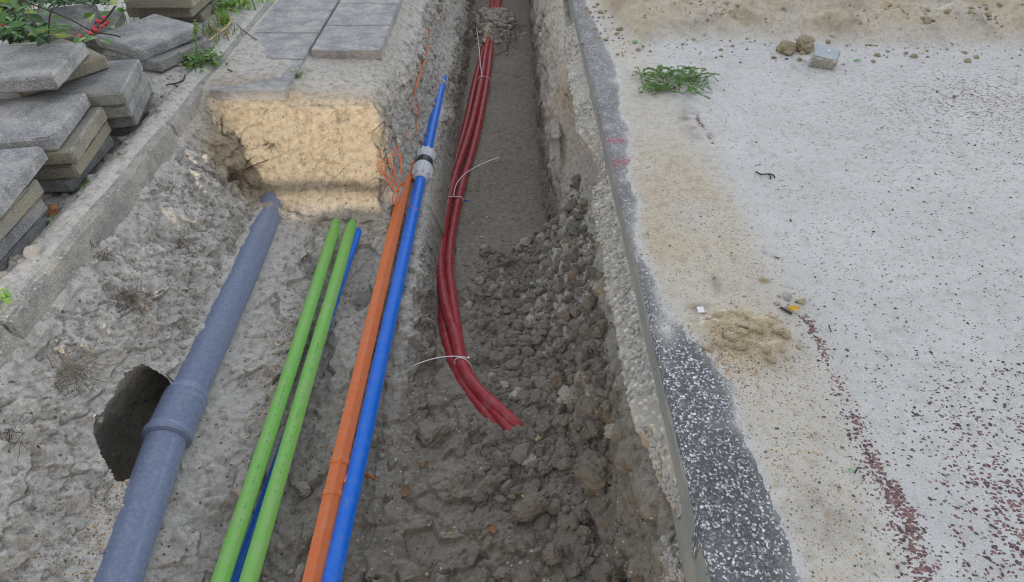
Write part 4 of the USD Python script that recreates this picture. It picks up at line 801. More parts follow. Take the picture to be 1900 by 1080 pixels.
# ------------------------------------------------------------------ stones, clods and small litter
def stone(name, px, py, size, m, label, cat, stretch=(1, .8, .7), seed=None, sand_=False, sink=.3, cuts=7, group=None, sub=3, rz=None):
    h = on_sand(px, py) if sand_ else on_soil(px, py)
    seed = seed if seed is not None else int(px * 7 + py)
    s = rock(size, seed, stretch, 4 if size > .04 else 3, cuts, .35 if 'stone' in name else .75, .05 if 'stone' in name else .2)
    obj(name, put(s, h + [0, 0, size * stretch[2] / 2 * (1 - 2 * sink)], rz or 0), m, smooth=60, label=label, cat=cat, group=group)
for px, py, s, m, lab, st in [
    (897, 462, .050, CLOD[1], 'pale angular stone on the trench floor right of the red ducts', (.8, 1, .7)), (893, 441, .028, STONE, 'small flat pebble just beyond the pale angular stone', (1, .7, .5)),
    (807, 812, .115, CLOD[0], 'big square block of damp soil left of the duct ends', (1, .95, .7)), (565, 912, .052, CLOD[1], 'grey lump between the green and orange pipes', (1, .85, .8)),
    (957, 738, .050, STONE, 'light grey stone resting against the end of the red ducts', (.9, .9, .7)), (985, 778, .08, CLOD[0], 'upright brown clod just right of the red duct ends', (.75, .9, 1.0)),
    (999, 813, .042, TANSTONE, 'tan stone in front of the duct ends', (1, .85, .7)), (1057, 736, .075, CLOD[1], 'round pale clod on the rubble slope', (1, .85, .65)),
    (1012, 700, .07, CLOD[0], 'long damp clod behind the tan stone', (.7, 1.1, .6)), (1050, 843, .048, CLOD[0], 'blunt clod right of the tan stone', (1, 1, .8)),
    (892, 930, .055, CLOD[2], 'angular dark clod left of the long standing lump', (1, .8, .7)), (985, 945, .115, CLOD[0], 'long lump of damp soil at the bottom of the slope', (.62, 1.15, .7)),
    (1152, 803, .085, CLOD[1], 'flat slab of soil pushed against the concrete bed', (1.15, .55, .4)), (1105, 800, .07, CLOD[0], 'brownish clod beside the flat slab of soil', (.9, 1, .8)),
    (1095, 565, .06, CLOD[0], 'clod caught under the edge of the concrete bed', (1, .8, .7)), (993, 528, .045, CLOD[1], 'pale clod topmost on the rubble slope', (1.1, .7, .6)),
    (870, 568, .05, CLOD[1], 'flat clod at the foot of the slope by the bend of the ducts', (1.1, .8, .5)), (985, 600, .06, CLOD[1], 'rounded clod in the middle of the rubble slope', (1, .8, .7)),
    (1080, 960, .05, CLOD[0], 'clod hanging on the slope below the broken concrete', (1, .8, .7)), (935, 620, .065, CLOD[0], 'wide clod right of the bend of the ducts', (1.1, .8, .55)),
    (975, 845, .09, CLOD[0], 'broad damp clod before the tan stone', (1.1, .8, .6)), (1110, 880, .13, CLOD[0], 'large damp block under the broken end of the concrete bed', (1, .9, .75)),
    (645, 402, .055, CLOD[1], 'plug of crumbly soil stuck on the green ducts', (1.1, .7, .8)), (640, 432, .026, CLOD[1], 'small crumb wedged between the green ducts', (.8, 1.3, .9)),
    (782, 266, .035, CLOD[1], 'crumb of soil wedged left of the blue pipe above the coupling', (.6, 1, .9)), (790, 252, .034, CLOD[1], 'crumb of soil lying on the blue pipe', (1, .8, .7)),
    (803, 236, .026, CLOD[1], 'soil crumb on the blue pipe, nearest the coupling of the upper four', (1, .8, .6)), (807, 214, .028, CLOD[1], 'flat soil crumb half way along the buried part of the blue pipe', (1, .9, .6)), (806, 196, .03, CLOD[1], 'soil crumb over the left side of the blue pipe where it vanishes', (.8, 1.2, .6)), (813, 176, .024, CLOD[1], 'small soil crumb at the very end of the visible blue pipe', (1, 1.2, .6)), (84, 775, .045, CLOD[1], 'pale root-bound clod on the left bank', (.9, 1, .8)), (245, 143, .0, None, '', None)]:
    if s: stone('soil_clod' if 'stone' not in lab and 'pebble' not in lab else 'stone', px, py, s, m, lab, 'clod' if 'stone' not in lab and 'pebble' not in lab else 'stone', st)
for px, py, s in ((943, 1000, .013), (966, 1046, .014), (980, 1044, .012), (950, 1052, .011), (958, 1035, .010), (942, 1046, .010)):
    stone('white_pebble', px, py, s, STONE, 'small whitish pebble on the dark trench floor near the bottom edge', 'pebble', (1, .8, .7), group='whitish pebbles on the dark floor', sub=2, sink=.1)
for px, py, s, m, lab in ((103, 397, .055, BRICK, 'orange-brown brick shard at the foot of the nearest tile pile'), (231, 262, .04, STONE, 'pale upright stone in the gap beside the mossy tiles'), (66, 470, .05, STONE, 'flat pale stone by the left edge on the old kerb')):
    stone('stone' if m is STONE else 'brick_shard', px, py, s, m, lab, 'stone' if m is STONE else 'brick', (1, .6, .8))
for (px, py, s_, lab) in ((962, 800, .062, 'brown clod lying over the ends of the red ducts'), (945, 806, .040, 'small clod before the ends of the red ducts'), (975, 782, .05, 'clod leaning on the right side of the duct ends')):
    obj('soil_clod', put(rock(s_, int(px), (1, .85, .85), 4, 9, .4, .15), at(px, py, -.622)), CLOD[0], smooth=40, label=lab, cat='clod')
# generic lumps of the rubble slope
def lump_label(x, y, s):
    zone = 'on the upper rubble slope' if y > 1.7 else 'on the rubble right of the red ducts' if y > 1.25 else 'on the rubble below the duct ends'
    side = 'close under the concrete bed' if x > .14 else 'away from the concrete bed'
    return f'{"large" if s > .034 else "small"} soil lump {zone}, {side}', f'{"large" if s > .034 else "small"} soil lumps {zone}, {side}'
q = np.random.default_rng(5); n_ = 0; small = []
for _ in range(9000):
    x, y = q.uniform(-.26, .31), q.uniform(.5, 2.40)
    w_ = float(sstep(-.2, .02, x) * (1 - sstep(2.05, 2.34, y)) * (.25 + .75 * float(sstep(.8, 1.15, y))))
    if q.random() > w_: continue
    s = min(.008 * math.exp(q.exponential(.62)), .055); z = sz(x, y)
    if np.min(np.hypot(DLINE[:, 0] - x, DLINE[:, 1] - y)) < s + .035: continue
    m = rock(s, int(q.integers(1e6)), (1, q.uniform(.65, 1), q.uniform(.55, .9)), 3 if s > .016 else 2, 9, *((.42, .15) if q.random() < .6 else (.55, .24)))
    m = put(m, (x, y, z + s * q.uniform(.06, .2)), 0, q.uniform(-.5, .5))
    if s > .024 and n_ < 170:
        obj('soil_lump', m, CLOD[1 if q.random() < (.5 if y > 1.75 else .12) else int(q.choice([0, 0, 0, 2]))], smooth=False, label=lump_label(x, y, s)[0], cat='clod', group=lump_label(x, y, s)[1]); n_ += 1
    else: small.append(m)
obj('soil_crumbs', join(small), CLOD[0], smooth=False, label='small crumbs of damp soil strewn over the rubble slope', cat='soil crumbs', kind='stuff')
small = []
for _ in range(420):
    x, y = q.normal(-.12, .09), q.normal(5.1, .17); s = min(.014 * math.exp(q.exponential(.5)), .06)
    small.append(put(rock(s, int(q.integers(1e6)), (1, .85, .7), 2, 6, .3, .06), (x, y, sz(x, y) + s * .15)))
obj('far_soil_heap', join(small), CLOD[1], smooth=False, label='crumbly heap of soil lying across the red ducts at the far end', cat='soil heap', kind='stuff')
small = []
for _ in range(1900):
    x, y = q.uniform(-1.18, -.3) if q.random() < .4 else q.uniform(-1.19, -1.02), q.uniform(.5, 2.05)
    if hp_.distance(shapely.Point(x, y)) < .02: continue
    s = min(.005 * math.exp(q.exponential(.5)), .02)
    small.append(put(rock(s, int(q.integers(1e6)), (1, .85, .7), 1, 5, .3, .06), (x, y, sz(x, y) + s * .1)))
for _ in range(260):
    x, y = q.uniform(-1.55, -1.28), q.uniform(.7, 2.6); s = min(.006 * math.exp(q.exponential(.6)), .03)
    small.append(put(rock(s, int(q.integers(1e6)), (1, .85, .7), 1, 5, .3, .06), (x, y, sz(x, y) + s * .1)))
for pp, rr_, n_c in ((gp, .0568, 70), (po, .0285, 30), (pb_, .0245, 26)):
    for _ in range(n_c):
        y = q.uniform(.6, 2.0); a_ = q.normal(-.2, .35); o_ = np.array([np.interp(y, pp[:, 1], pp[:, k]) for k in range(3)]) + rr_ * np.array([math.sin(a_), 0, math.cos(a_)])
        small.append(put(rock(q.uniform(.0015, .0045), int(q.integers(1e6)), (1, .85, .6), 1, 5, .3, .06), o_))
obj('loose_crumbs', join(small), CLOD[1], smooth=False, label='dry crumbs and grit on the left bank and pit floor', cat='soil crumbs', kind='stuff')
small = []
for _ in range(130):
    px, py = q.uniform(1225, 1290), q.uniform(1000, 1085); h = on_soil(px, py); s = q.uniform(.005, .016)
    small.append(put(rock(s, int(q.integers(1e6)), (1, .85, .75), 1, 3, .15, .0), h + [0, 0, s * .2]))
obj('loose_gravel', join(small), STONE, smooth=True, label='pale rounded gravel spilled below the broken end of the concrete bed', cat='gravel', kind='stuff')

# red chippings of the cycle path, loose in the sand
chips = []
for _ in range(60000):
    x, y = q.uniform(.55, 2.2), q.uniform(.35, 2.6)
    i, j = min(np.searchsorted(sy, y), len(sy) - 1), min(np.searchsorted(sx, x), len(sx) - 1)
    if q.random() < max(red[i, j] - .06, 0) * .17 / (1 + 2 * max(y - 1.2, 0)): chips.append((x, y, H[i, j]))
base = [rock(1.0, 900 + k, (1, .7, .4), 1, 4, .25, .0) for k in range(6)]
cm = []
for x, y, z in chips[:9000]: 
    b = base[int(q.integers(6))].copy(); b.vertices = b.vertices * q.uniform(.004, .010); cm.append(put(b, (x, y, z + .0012), q.uniform(0, 6.3), q.uniform(-.3, .3)))
CHIP = mat('red_chip_look', {'g': ('geometry', {}), 'r': ('rgb_ramp', {'ramp': [(0, (0.10, 0.07, 0.074)), (0.5, (0.16, 0.09, 0.09)), (1, (0.24, 0.13, 0.12))]}), 'p': ('principled_bsdf', {'roughness': 0.85, 'specular_ior_level': 0.2})},
           [('g.random_per_island', 'r.fac'), ('r.color', 'p.base_color')])
obj('red_chippings', join(cm), CHIP, smooth=False, label='dark red stone chippings showing through the sand of the cycle path', cat='chippings', kind='stuff')

# broken concrete block and lumps on the tipped sand
h = on_sand(1524, 122); bt = thing('concrete_block', 'broken concrete block with a bluish top and a white shell on it', 'block', h)
bm = slab(-.05, .05, -.036, .036, -.035, .035, ch=.006, seed=77, chip=.012, res=.006, wob=.006); obj('block', put(bm, h + [0, 0, .026], -.42, .38, .1), CONC, bt, off=h)
tp = slab(-.046, .046, -.032, .032, 0, .002, ch=.001, seed=78, chip=.004, res=.008, wob=.002); obj('bluish_face', put(tp, h + [.026 * -.16, -.036 * .37 + .001, .026 + .036 * .93], -.42, .38, .1), plain('bluish_face_look', (.33, .37, .43), .8, .2, dirt=(.5, .46, .4), dirt_amt=.8, dirt_scale=30.0), bt, off=h)
obj('shell', put(rock(.016, 5, (.6, 1, .3), 2, 3, .1, 0), h + [.004, -.008, .066]), WHITEP, bt, off=h)
for px, py, s, m, lab, st in ((1456, 97, .085, SANDLUMP, 'rounded lump of damp sand left of the concrete block', (1, .9, .7)), (1492, 92, .11, SANDLUMP, 'larger lump of damp sand behind the concrete block', (1.1, .8, .8)), (1482, 112, .022, SANDLUMP, 'small sand crumb before the two damp lumps', (1, .9, .8)),
                            (1307, 72, .035, STONE, 'small wedge-shaped grey stone on the tipped sand', (.8, .7, 1)), (1170, 26, .018, TANSTONE, 'tan pebble at the top near the kerb', (1, .8, .8)), (1460, 551, .028, STONE, 'half-buried grey stone above the red edge', (1.2, .8, .5)),
                            (1565, 120, .013, STONE, 'pale pebble right of the concrete block', (1, .8, .7)), (1700, 770, .010, DARKSTONE, 'dark bit lying alone in the pale sand', (1, .8, .7)), (1770, 180, .016, SANDLUMP, 'brown crumb alone on the pale sand, far right', (1.2, .8, .7))):
    stone('sand_lump' if m is SANDLUMP else 'stone', px, py, s, m, lab, 'lump' if m is SANDLUMP else 'stone', st, sand_=True, sink=.25)
small, dk = [], []
for _ in range(1150):
    px, py = q.uniform(1080, 1900), q.triangular(0, 20, 122); h = on_sand(px, py); s = min(.006 * math.exp(q.exponential(.55)), .035)
    (dk if q.random() < .35 and s < .016 else small).append(put(rock(s, int(q.integers(1e6)), (1, .85, .7), 2, 5, .3, .06), h + [0, 0, s * .1]))
obj('tipped_sand_crumbs', join(small), SANDLUMP, smooth=False, label='crumbs of damp sand on the tipped sand bank', cat='sand crumbs', kind='stuff')
obj('dark_grit', join(dk), DARKSTONE, smooth=28, label='dark grit scattered over the tipped sand bank', cat='grit', kind='stuff')
small = []
for _ in range(330):
    px, py = q.uniform(1180, 1900), q.uniform(130, 1080); h = on_sand(px, py); s = q.uniform(.002, .007)
    small.append(put(rock(s, int(q.integers(1e6)), (1, .7, .6), 1, 4, .3, .06), h + [0, 0, s * .2]))
obj('sand_grit', join(small), DARKSTONE, smooth=28, label='fine dark grit on the sand of the cycle path', cat='grit', kind='stuff')

small = []
for _ in range(150):
    h = on_sand(q.normal(1375, 55), q.normal(618, 32)); s = min(.004 * math.exp(q.exponential(.7)), .03)
    small.append(put(rock(s, int(q.integers(1e6)), (1, .85, .6), 2, 6, .4, .12), h + [0, 0, s * .05]))
obj('yellow_sand_crumbs', join(small), clod_mat('yellow_crumb_look', (0.36, 0.29, 0.19), (0.50, 0.43, 0.31)), smooth=False, label='crumbs of yellow sand heaped beside the kerb near the white scrap', cat='sand crumbs', kind='stuff')
def flake(l, w_, curl, seed):
    """A thin curled leaf or scrap."""
    r = np.random.default_rng(seed); u = np.linspace(-1, 1, 7); v_ = np.linspace(-1, 1, 5); U, V = np.meshgrid(u, v_, indexing='ij')
    prof = np.sqrt(np.clip(1 - U ** 2, 0, 1)) * (1 + .25 * np.sin(5 * U + r.uniform(0, 6)))
    p = np.stack([U * l / 2, V * prof * w_ / 2, curl * (V ** 2 * w_ * .5 + U ** 2 * l * .3 * r.uniform(-.5, 1))], -1).reshape(-1, 3)
    i, j = np.meshgrid(range(6), range(4), indexing='ij'); a = i * 5 + j
    f = np.vstack([np.stack([a, a + 5, a + 6], -1).reshape(-1, 3), np.stack([a, a + 6, a + 1], -1).reshape(-1, 3)])
    return trimesh.Trimesh(p, f, process=False)
for px, py, s, k, lab, sand_ in ((786, 864, .022, 0, 'curled brown leaf left of the big soil block', 0), (755, 915, .03, 0, 'torn brown leaf right of the blue pipe', 0), (912, 985, .028, 0, 'brown leaf at the foot of the slope near the white pebbles', 0), (1046, 690, .026, 0, 'orange-brown leaf on the rubble slope', 0),
                            (970, 922, .010, 1, 'yellow leaf scrap beside the long lump of soil', 0), (928, 407, .009, 1, 'tiny yellow leaf scrap on the trench floor', 0), (1469, 578, .026, 1, 'yellow leaf at the end of a dark stick on the sand', 1), (1590, 115, .022, 2, 'bright green scrap near the concrete block', 1), (1178, 80, .02, 2, 'pale green scrap near the top of the kerb', 1), (1577, 876, .009, 2, 'small green leaf at the red edge', 1), (548, 108, .0, 0, '', 0), (1222, 170, .024, 0, 'dry brown leaf in the creeping plant', 1), (1250, 168, .02, 0, 'dry reddish leaf under the creeping plant', 1)):
    if not s: continue
    h = on_sand(px, py) if sand_ else on_soil(px, py)
    obj('fallen_leaf' if k < 2 or 'leaf' in lab else 'plastic_scrap', put(flake(s * 1.2, s * .8, .5, int(px)), h + [0, 0, .006], q.uniform(0, 6), q.uniform(-.2, .2)), DEADLEAF[k], smooth=True, label=lab, cat='leaf' if 'leaf' in lab else 'scrap')
h = on_sand(1299, 578); obj('paper_scrap', put(slab(-.008, .008, -.008, .008, 0, .0015, ch=.0004, seed=1, chip=.001, res=.004), h + [0, 0, .006], .1, .3), WHITEP, label='square white scrap beside the yellow sand', cat='scrap')
h = on_sand(1813, 50); obj('white_stub', tube(np.array([h + [-.012, .004, .008], h + [.012, -.004, .008]]), .0035, 10), WHITEP, label='white cylindrical stub lying on the tipped sand', cat='stub')
h = on_soil(515, 641); obj('white_stub', tube(np.array([h + [-.006, .003, .005], h + [.007, -.003, .005]]), .0025, 8), WHITEP, label='tiny white stub left of the green ducts', cat='stub')
h = on_soil(865, 374); obj('blue_sliver', tube(np.array([h + [-.012, .003, .006], h + [0, 0, .008], h + [.013, -.002, .006]]), .0028, 6), BLUE, label='blue plastic sliver beside the red ducts', cat='scrap')
def stick(name, pl, r, label, m=BARK, sand_=True, lift=.005):
    ms = []
    for p in pl: ms.append(tube(spline([(on_sand(*a) if sand_ else on_soil(*a)) + [0, 0, lift] for a in p], .006), r, 6))
    obj(name, join(ms), m, label=label, cat='twig')
stick('twig', [[(1402, 321), (1414, 326), (1425, 325), (1433, 327), (1437, 332)], [(1425, 325), (1428, 329), (1429, 334)]], .0022, 'forked dark twig lying on the pale sand')
stick('twig', [[(1447, 573), (1456, 578), (1468, 585)]], .0032, 'short dark stick with a yellow leaf by it', sand_=True)
stick('twig', [[(306, 161), (325, 157), (340, 152), (344, 140)], [(324, 157), (330, 163)]], .0025, 'thin dark root twig on the sandy bank top', sand_=False)
stick('twig', [[(438, 47), (455, 62), (478, 78)]], .0018, 'thin straight dark twig on the sandy paving', sand_=False, lift=.01)
stick('twig', [[(424, 133), (432, 137)]], .003, 'stubby dark bark piece above the tile edge', sand_=False, lift=.01)
stick('straw', [[(384, 88), (405, 72), (424, 57), (432, 42)]], .004, 'pale bent straw stalk beside the grass clump', m=STRAW, sand_=False, lift=.02)
stick('twig', [[(1590, 870), (1584, 880)]], .0015, 'hair-thin dark twig at the red edge lower down')
stick('twig', [[(1536, 606), (1541, 618)]], .0015, 'hair-thin dark twig at the upper end of the red edge')

# root tufts in the banks
def roots(px, py, n, rad, label, seed, length=.06, r=.0011, Y=None):
    c = on_soil(px, py) if Y is None else atY(px, py, Y); rr = np.random.default_rng(seed); ms = []; nrm = (EYE - c) / np.linalg.norm(EYE - c)
    for _ in range(int(n * 1.6)):
        o = c + rr.normal(0, rad, 3) * [1, .5, .6] + nrm * .003; d = rr.normal(size=3) + [0, 0, -.5]; d -= nrm * (d @ nrm) * .7; d /= np.linalg.norm(d)
        k = 9; w = np.cumsum(rr.normal(0, .42, (k, 3)), 0); w -= (w @ nrm)[:, None] * nrm * .5
        stp = d + w; stp /= np.linalg.norm(stp, axis=1, keepdims=True); q_ = o + np.cumsum(stp, 0) * length * rr.uniform(.3, 1.1) / k
        ms.append(tube(q_ + nrm * .006 * rr.random(), r * .55 * rr.uniform(.5, 1.7), 3, caps=False))
    obj('root_tuft', join(ms), ROOT, smooth=True, label=label, cat='roots', kind='stuff')
roots(430, 325, 150, .030, 'big dark tuft of torn roots at the left edge of the yellow cut face', 1, .07)
roots(500, 268, 40, .009, 'small dark root knot in the middle of the yellow cut face', 2, .03)
roots(235, 565, 110, .035, 'brown root mat on the left bank above the grey pipe', 3, .08)
roots(120, 690, 80, .035, 'brown rootlets on the left bank above the dark hole', 4, .08)
roots(335, 450, 34, .02, 'thin rootlets half way up the left bank', 5, .05)
roots(180, 470, 36, .018, 'rootlets hanging just under the old kerb', 6, .05)
roots(300, 345, 22, .018, 'sparse rootlets near the top of the left bank', 7, .05)
roots(20, 800, 26, .025, 'rootlets at the left edge of the bank', 8, .07)
ms = []
for pl in ([(450, 316), (465, 310), (478, 303), (492, 299), (501, 294)],):
    ms.append(tube(spline([on_soil(*p) + [0, -.012, .004] for p in pl], .006), .0022, 5))
obj('black_root', join(ms), BARK, label='thin black root across the yellow cut face', cat='root')

# ------------------------------------------------------------------ plants
def leafm(l, w_, fold=.25, bend=.2):
    u = np.array([0, .18, .42, .7, 1.0]); hw = np.array([.02, .36, .5, .36, .0]) * w_
    p = []
    for a, h_ in zip(u, hw): z_ = -bend * l * a * a; p += [(a * l, -h_, z_ + fold * h_), (a * l, 0, z_), (a * l, h_, z_ + fold * h_)]
    f = []
    for i in range(4):
        for j in range(2): a = i * 3 + j; f += [(a, a + 3, a + 4), (a, a + 4, a + 1)]
    return trimesh.Trimesh(np.array(p), np.array(f), process=False)
def orient(m, loc, yaw, pitch, roll):
    e = trimesh.transformations.euler_matrix(roll, -pitch, yaw, 'sxyz'); return trimesh.Trimesh(np.asarray(m.vertices) @ e[:3, :3].T + np.asarray(loc), m.faces, process=False)
bq = np.random.default_rng(21)
c_ = at(60, 40, .3); bush = thing('berry_bush', 'green leafy bush with red berries over the tile stacks in the corner', 'bush', c_)
Z6 = lambda x, y: (x / 6, y / 6)
br = [([(-60, -60), (250, 0), (400, 70), (560, 120), (700, 180), (850, 250), (950, 300), (1000, 360), (1150, 375), (1280, 385), (1375, 425)], .45, .29, .0022), ([(980, 370), (1040, 330), (1110, 290), (1180, 205), (1260, 110), (1300, 40)], .33, .42, .0028), ([(870, 440), (940, 390), (1000, 350)], .31, .33, .0024),
      ([(540, 420), (545, 330), (545, 250), (555, 170), (590, 90)], .28, .42, .0022), ([(-40, 180), (120, 110), (240, 30), (300, -40)], .36, .45, .0028), ([(290, 440), (260, 330), (200, 220), (120, 100)], .28, .42, .0024), ([(500, 400), (400, 270), (280, 160), (180, 80)], .28, .40, .0016), ([(0, 300), (80, 380), (180, 450)], .33, .27, .0016), ([(430, 240), (390, 130), (330, -20)], .2, .3, .0014)]
for pl, za, zb, r in br:
    qn = len(pl); obj('branch', tube(spline([at(*Z6(*p), za + (zb - za) * k / (qn - 1)) for k, p in enumerate(pl)], .012), r, 6), BARK, bush, off=c_)
nl = 0
def bl_leaf(x6, y6, z, l, m, yaw=None, pitch=None):
    global nl
    l *= 1.3; lm = leafm(l, l * bq.uniform(.38, .5), .3, bq.uniform(.05, .35))
    obj('leaf', orient(lm, at(*Z6(x6, y6), z), bq.uniform(0, 6.3) if yaw is None else yaw + bq.normal(0, .35), bq.uniform(-.1, .8) if pitch is None else pitch, bq.normal(0, .4)), m, bush, smooth=True, off=c_); nl += 1
pick = lambda p=(.35, .53, .12): LEAF[int(bq.choice(3, p=p))]
for _ in range(105): bl_leaf(bq.uniform(-40, 250), bq.uniform(-60, 400), bq.uniform(.24, .44), bq.uniform(.022, .042), pick())
for _ in range(62): bl_leaf(bq.uniform(180, 620), bq.triangular(180, 400, 440), bq.uniform(.24, .33), bq.uniform(.022, .04), pick())
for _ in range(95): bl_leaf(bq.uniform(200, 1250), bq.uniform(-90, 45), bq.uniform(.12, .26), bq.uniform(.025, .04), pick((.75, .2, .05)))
for x, y, yaw in ((930, 200, .3), (1000, 260, 1.2), (800, 290, 3.3), (850, 330, 2.6), (1080, 290, .6), (1150, 260, .2), (1090, 420, 4.8), (1060, 380, 4.4), (1000, 420, 4.6), (1120, 440, 5.2), (1230, 290, 5.6), (1180, 110, 2.2), (1240, 60, 1.6), (1300, 60, 1.2), (1340, 120, -.1), (1350, 40, .4), (1290, 120, 5.8), (1210, 30, 2.6), (1320, 0, .8), (1250, 150, 3.6),
                  (545, 180, 2.0), (590, 220, .4), (560, 330, 4.6), (620, 300, .2), (660, 290, .1), (520, 140, 2.2), (490, 240, 3.5), (470, 210, 3.9), (900, 420, 4.4), (760, 380, 2.8)):
    bl_leaf(x, y, .37, bq.uniform(.026, .04), pick((.15, .65, .2)), yaw, bq.uniform(0, .5))
for x, y in ((1085, 236), (1115, 244), (1160, 196), (1198, 230), (1178, 268), (1135, 298), (1052, 300), (1046, 328), (1010, 378), (1000, 365), (888, 405), (880, 412), (1200, 245), (28, 278), (1070, 340), (1150, 210)):
    b = trimesh.creation.icosphere(2, .0055); b.vertices *= [1, 1, 1.08]; obj('berry', put(b, at(*Z6(x, y), .372)), BERRY, bush, off=c_)

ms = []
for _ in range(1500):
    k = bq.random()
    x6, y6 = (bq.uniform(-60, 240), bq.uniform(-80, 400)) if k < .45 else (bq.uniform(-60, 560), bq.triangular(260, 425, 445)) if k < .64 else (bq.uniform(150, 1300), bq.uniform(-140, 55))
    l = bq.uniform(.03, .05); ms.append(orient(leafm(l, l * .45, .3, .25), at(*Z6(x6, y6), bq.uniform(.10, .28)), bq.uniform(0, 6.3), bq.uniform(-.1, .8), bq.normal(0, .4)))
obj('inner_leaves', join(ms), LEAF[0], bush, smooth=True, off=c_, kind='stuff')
def blades(c, n, h, spread, r, m, seed, name='blades', parent=None, off=None, lean=.6):
    rr = np.random.default_rng(seed); ms = []
    for _ in range(n):
        o = c + np.array([*rr.normal(0, spread, 2), 0]); a = rr.uniform(0, 6.3); l = h * rr.uniform(.5, 1.2); k = lean * rr.uniform(.2, 1.3)
        t = np.linspace(0, 1, 5); d = np.array([math.cos(a), math.sin(a), 0]); s = np.array([-d[1], d[0], 0])
        p = o + np.outer(t ** 1.5 * l * k, d) + np.outer(t * l * (1 - .35 * k * t), [0, 0, 1]); w_ = r * (1 - t ** 1.6)[:, None] + .0002
        v = np.vstack([p - s * w_, p + s * w_]); f = []
        for i in range(4): f += [(i, i + 1, i + 6), (i, i + 6, i + 5)]
        ms.append((v, np.array(f)))
    return join(ms)
def leafy(c, n, h, spread, l, m, seed):
    rr = np.random.default_rng(seed); ms = []
    for _ in range(n):
        o = c + np.array([*rr.normal(0, spread, 2), abs(rr.normal(0, h))]); ms.append(orient(leafm(l * rr.uniform(.6, 1.2), l * .45, .25, .3), o, rr.uniform(0, 6.3), rr.uniform(-.2, .9), rr.normal(0, .4)))
    return join(ms)
def plant(name, px, py, label, parts):
    c = on_soil(px, py); t = thing(name, label, 'plant', c)
    for nm, fn, m in parts: obj(nm, fn(c), m, t, smooth=True, off=c, kind='stuff')
def stalk(c, top, r): return tube(spline([c, c + (top - c) * .5 + [.004, 0, 0], top], .01), np.linspace(r, r * .5, len(spline([c, c + (top - c) * .5 + [.004, 0, 0], top], .01))), 6)
c = on_soil(363, 137); top = atY(362, 40, c[1])
tw = thing('tall_weed', 'tall slender weed with a budding tip beside the leaning slab', 'plant', c)
obj('stem', stalk(c, top, .0022), WEED[0], tw, off=c)
ms = []
for k in range(46):
    f_ = bq.uniform(.25, 1); o = c + (top - c) * f_; ms.append(orient(leafm(.022 * (1.25 - f_ * .7), .007, .2, .3), o, bq.uniform(0, 6.3), bq.uniform(0, .9), 0))
obj('leaves', join(ms), WEED[0], tw, kind='stuff', off=c, smooth=True)
ms = [put(trimesh.creation.icosphere(1, .0032), c + (top - c) * f_ + bq.normal(0, .0045, 3)) for f_ in np.linspace(.66, 1, 34)]
obj('buds', join(ms), WEED[1], tw, kind='stuff', off=c)
plant('broad_weed', 382, 116, 'clump of broad-leaved weeds at the foot of the tall weed', [('leaves', lambda c: leafy(c, 90, .022, .042, .034, WEED[0], 1), WEED[0]), ('yellow_leaves', lambda c: leafy(c, 14, .02, .045, .03, WEED[1], 2), LEAF[2])])
plant('broad_weed', 350, 118, 'small weed tucked against the leaning slab', [('leaves', lambda c: leafy(c, 40, .015, .022, .028, WEED[0], 3), LEAF[1])])
plant('dry_weed', 395, 66, 'half-dry low weeds between the far stack and the old kerb', [('leaves', lambda c: leafy(c, 80, .016, .05, .026, WEED[2], 4), WEED[2]), ('blades', lambda c: blades(c, 60, .06, .05, .0022, None, 5), WEED[0])])
plant('grass_clump', 419, 46, 'bright green grass clump beside the bent straw', [('blades', lambda c: blades(c, 70, .075, .016, .003, None, 6), WEED[1])])
plant('grass_patch', 432, 8, 'thick green weeds right of the far stack at the top edge', [('leaves', lambda c: leafy(c, 170, .03, .07, .032, WEED[1], 7), WEED[1]), ('blades', lambda c: blades(c, 90, .07, .07, .0028, None, 8), WEED[0])])
plant('grass_patch', 405, 22, 'lower green weeds just right of the far stack', [('leaves', lambda c: leafy(c, 70, .02, .04, .028, WEED[0], 9), WEED[0])])
plant('grass_tuft', 549, 143, 'small grass tuft at the corner of the sandy tile', [('blades', lambda c: blades(c, 60, .035, .012, .0016, None, 10, lean=1.0), WEED[0]), ('dry_blades', lambda c: blades(c, 25, .035, .014, .0014, None, 11, lean=1.1), STRAW)])
plant('grass_tuft', 592, 54, 'tiny grass tuft in the joint between the paving tiles', [('blades', lambda c: blades(c, 34, .022, .008, .0014, None, 12, lean=1.0), WEED[0])])
plant('grass_tuft', 606, 26, 'flat grass tuft farther along the paving joint', [('blades', lambda c: blades(c, 46, .022, .014, .0014, None, 13, lean=1.2), WEED[0])])
plant('seedling', 84, 412, 'little green seedling in front of the brick shard', [('leaves', lambda c: leafy(c, 16, .005, .012, .018, WEED[1], 14), WEED[1])])
plant('seedling', 6, 560, 'green sprout at the left edge on the old kerb', [('leaves', lambda c: leafy(c, 22, .006, .014, .02, WEED[1], 15), WEED[1])])
plant('seedling', 158, 346, 'sparse green sprout between the mossy tiles and the bank', [('leaves', lambda c: leafy(c, 16, .006, .016, .016, WEED[0], 16), WEED[0])])
plant('dark_weeds', 265, 40, 'shaded weeds and straws in front of the far stack', [('blades', lambda c: blades(c, 70, .07, .10, .002, None, 17, lean=.7), WEED[0]), ('straws', lambda c: blades(c, 14, .11, .09, .0018, None, 18, lean=.4), STRAW)])
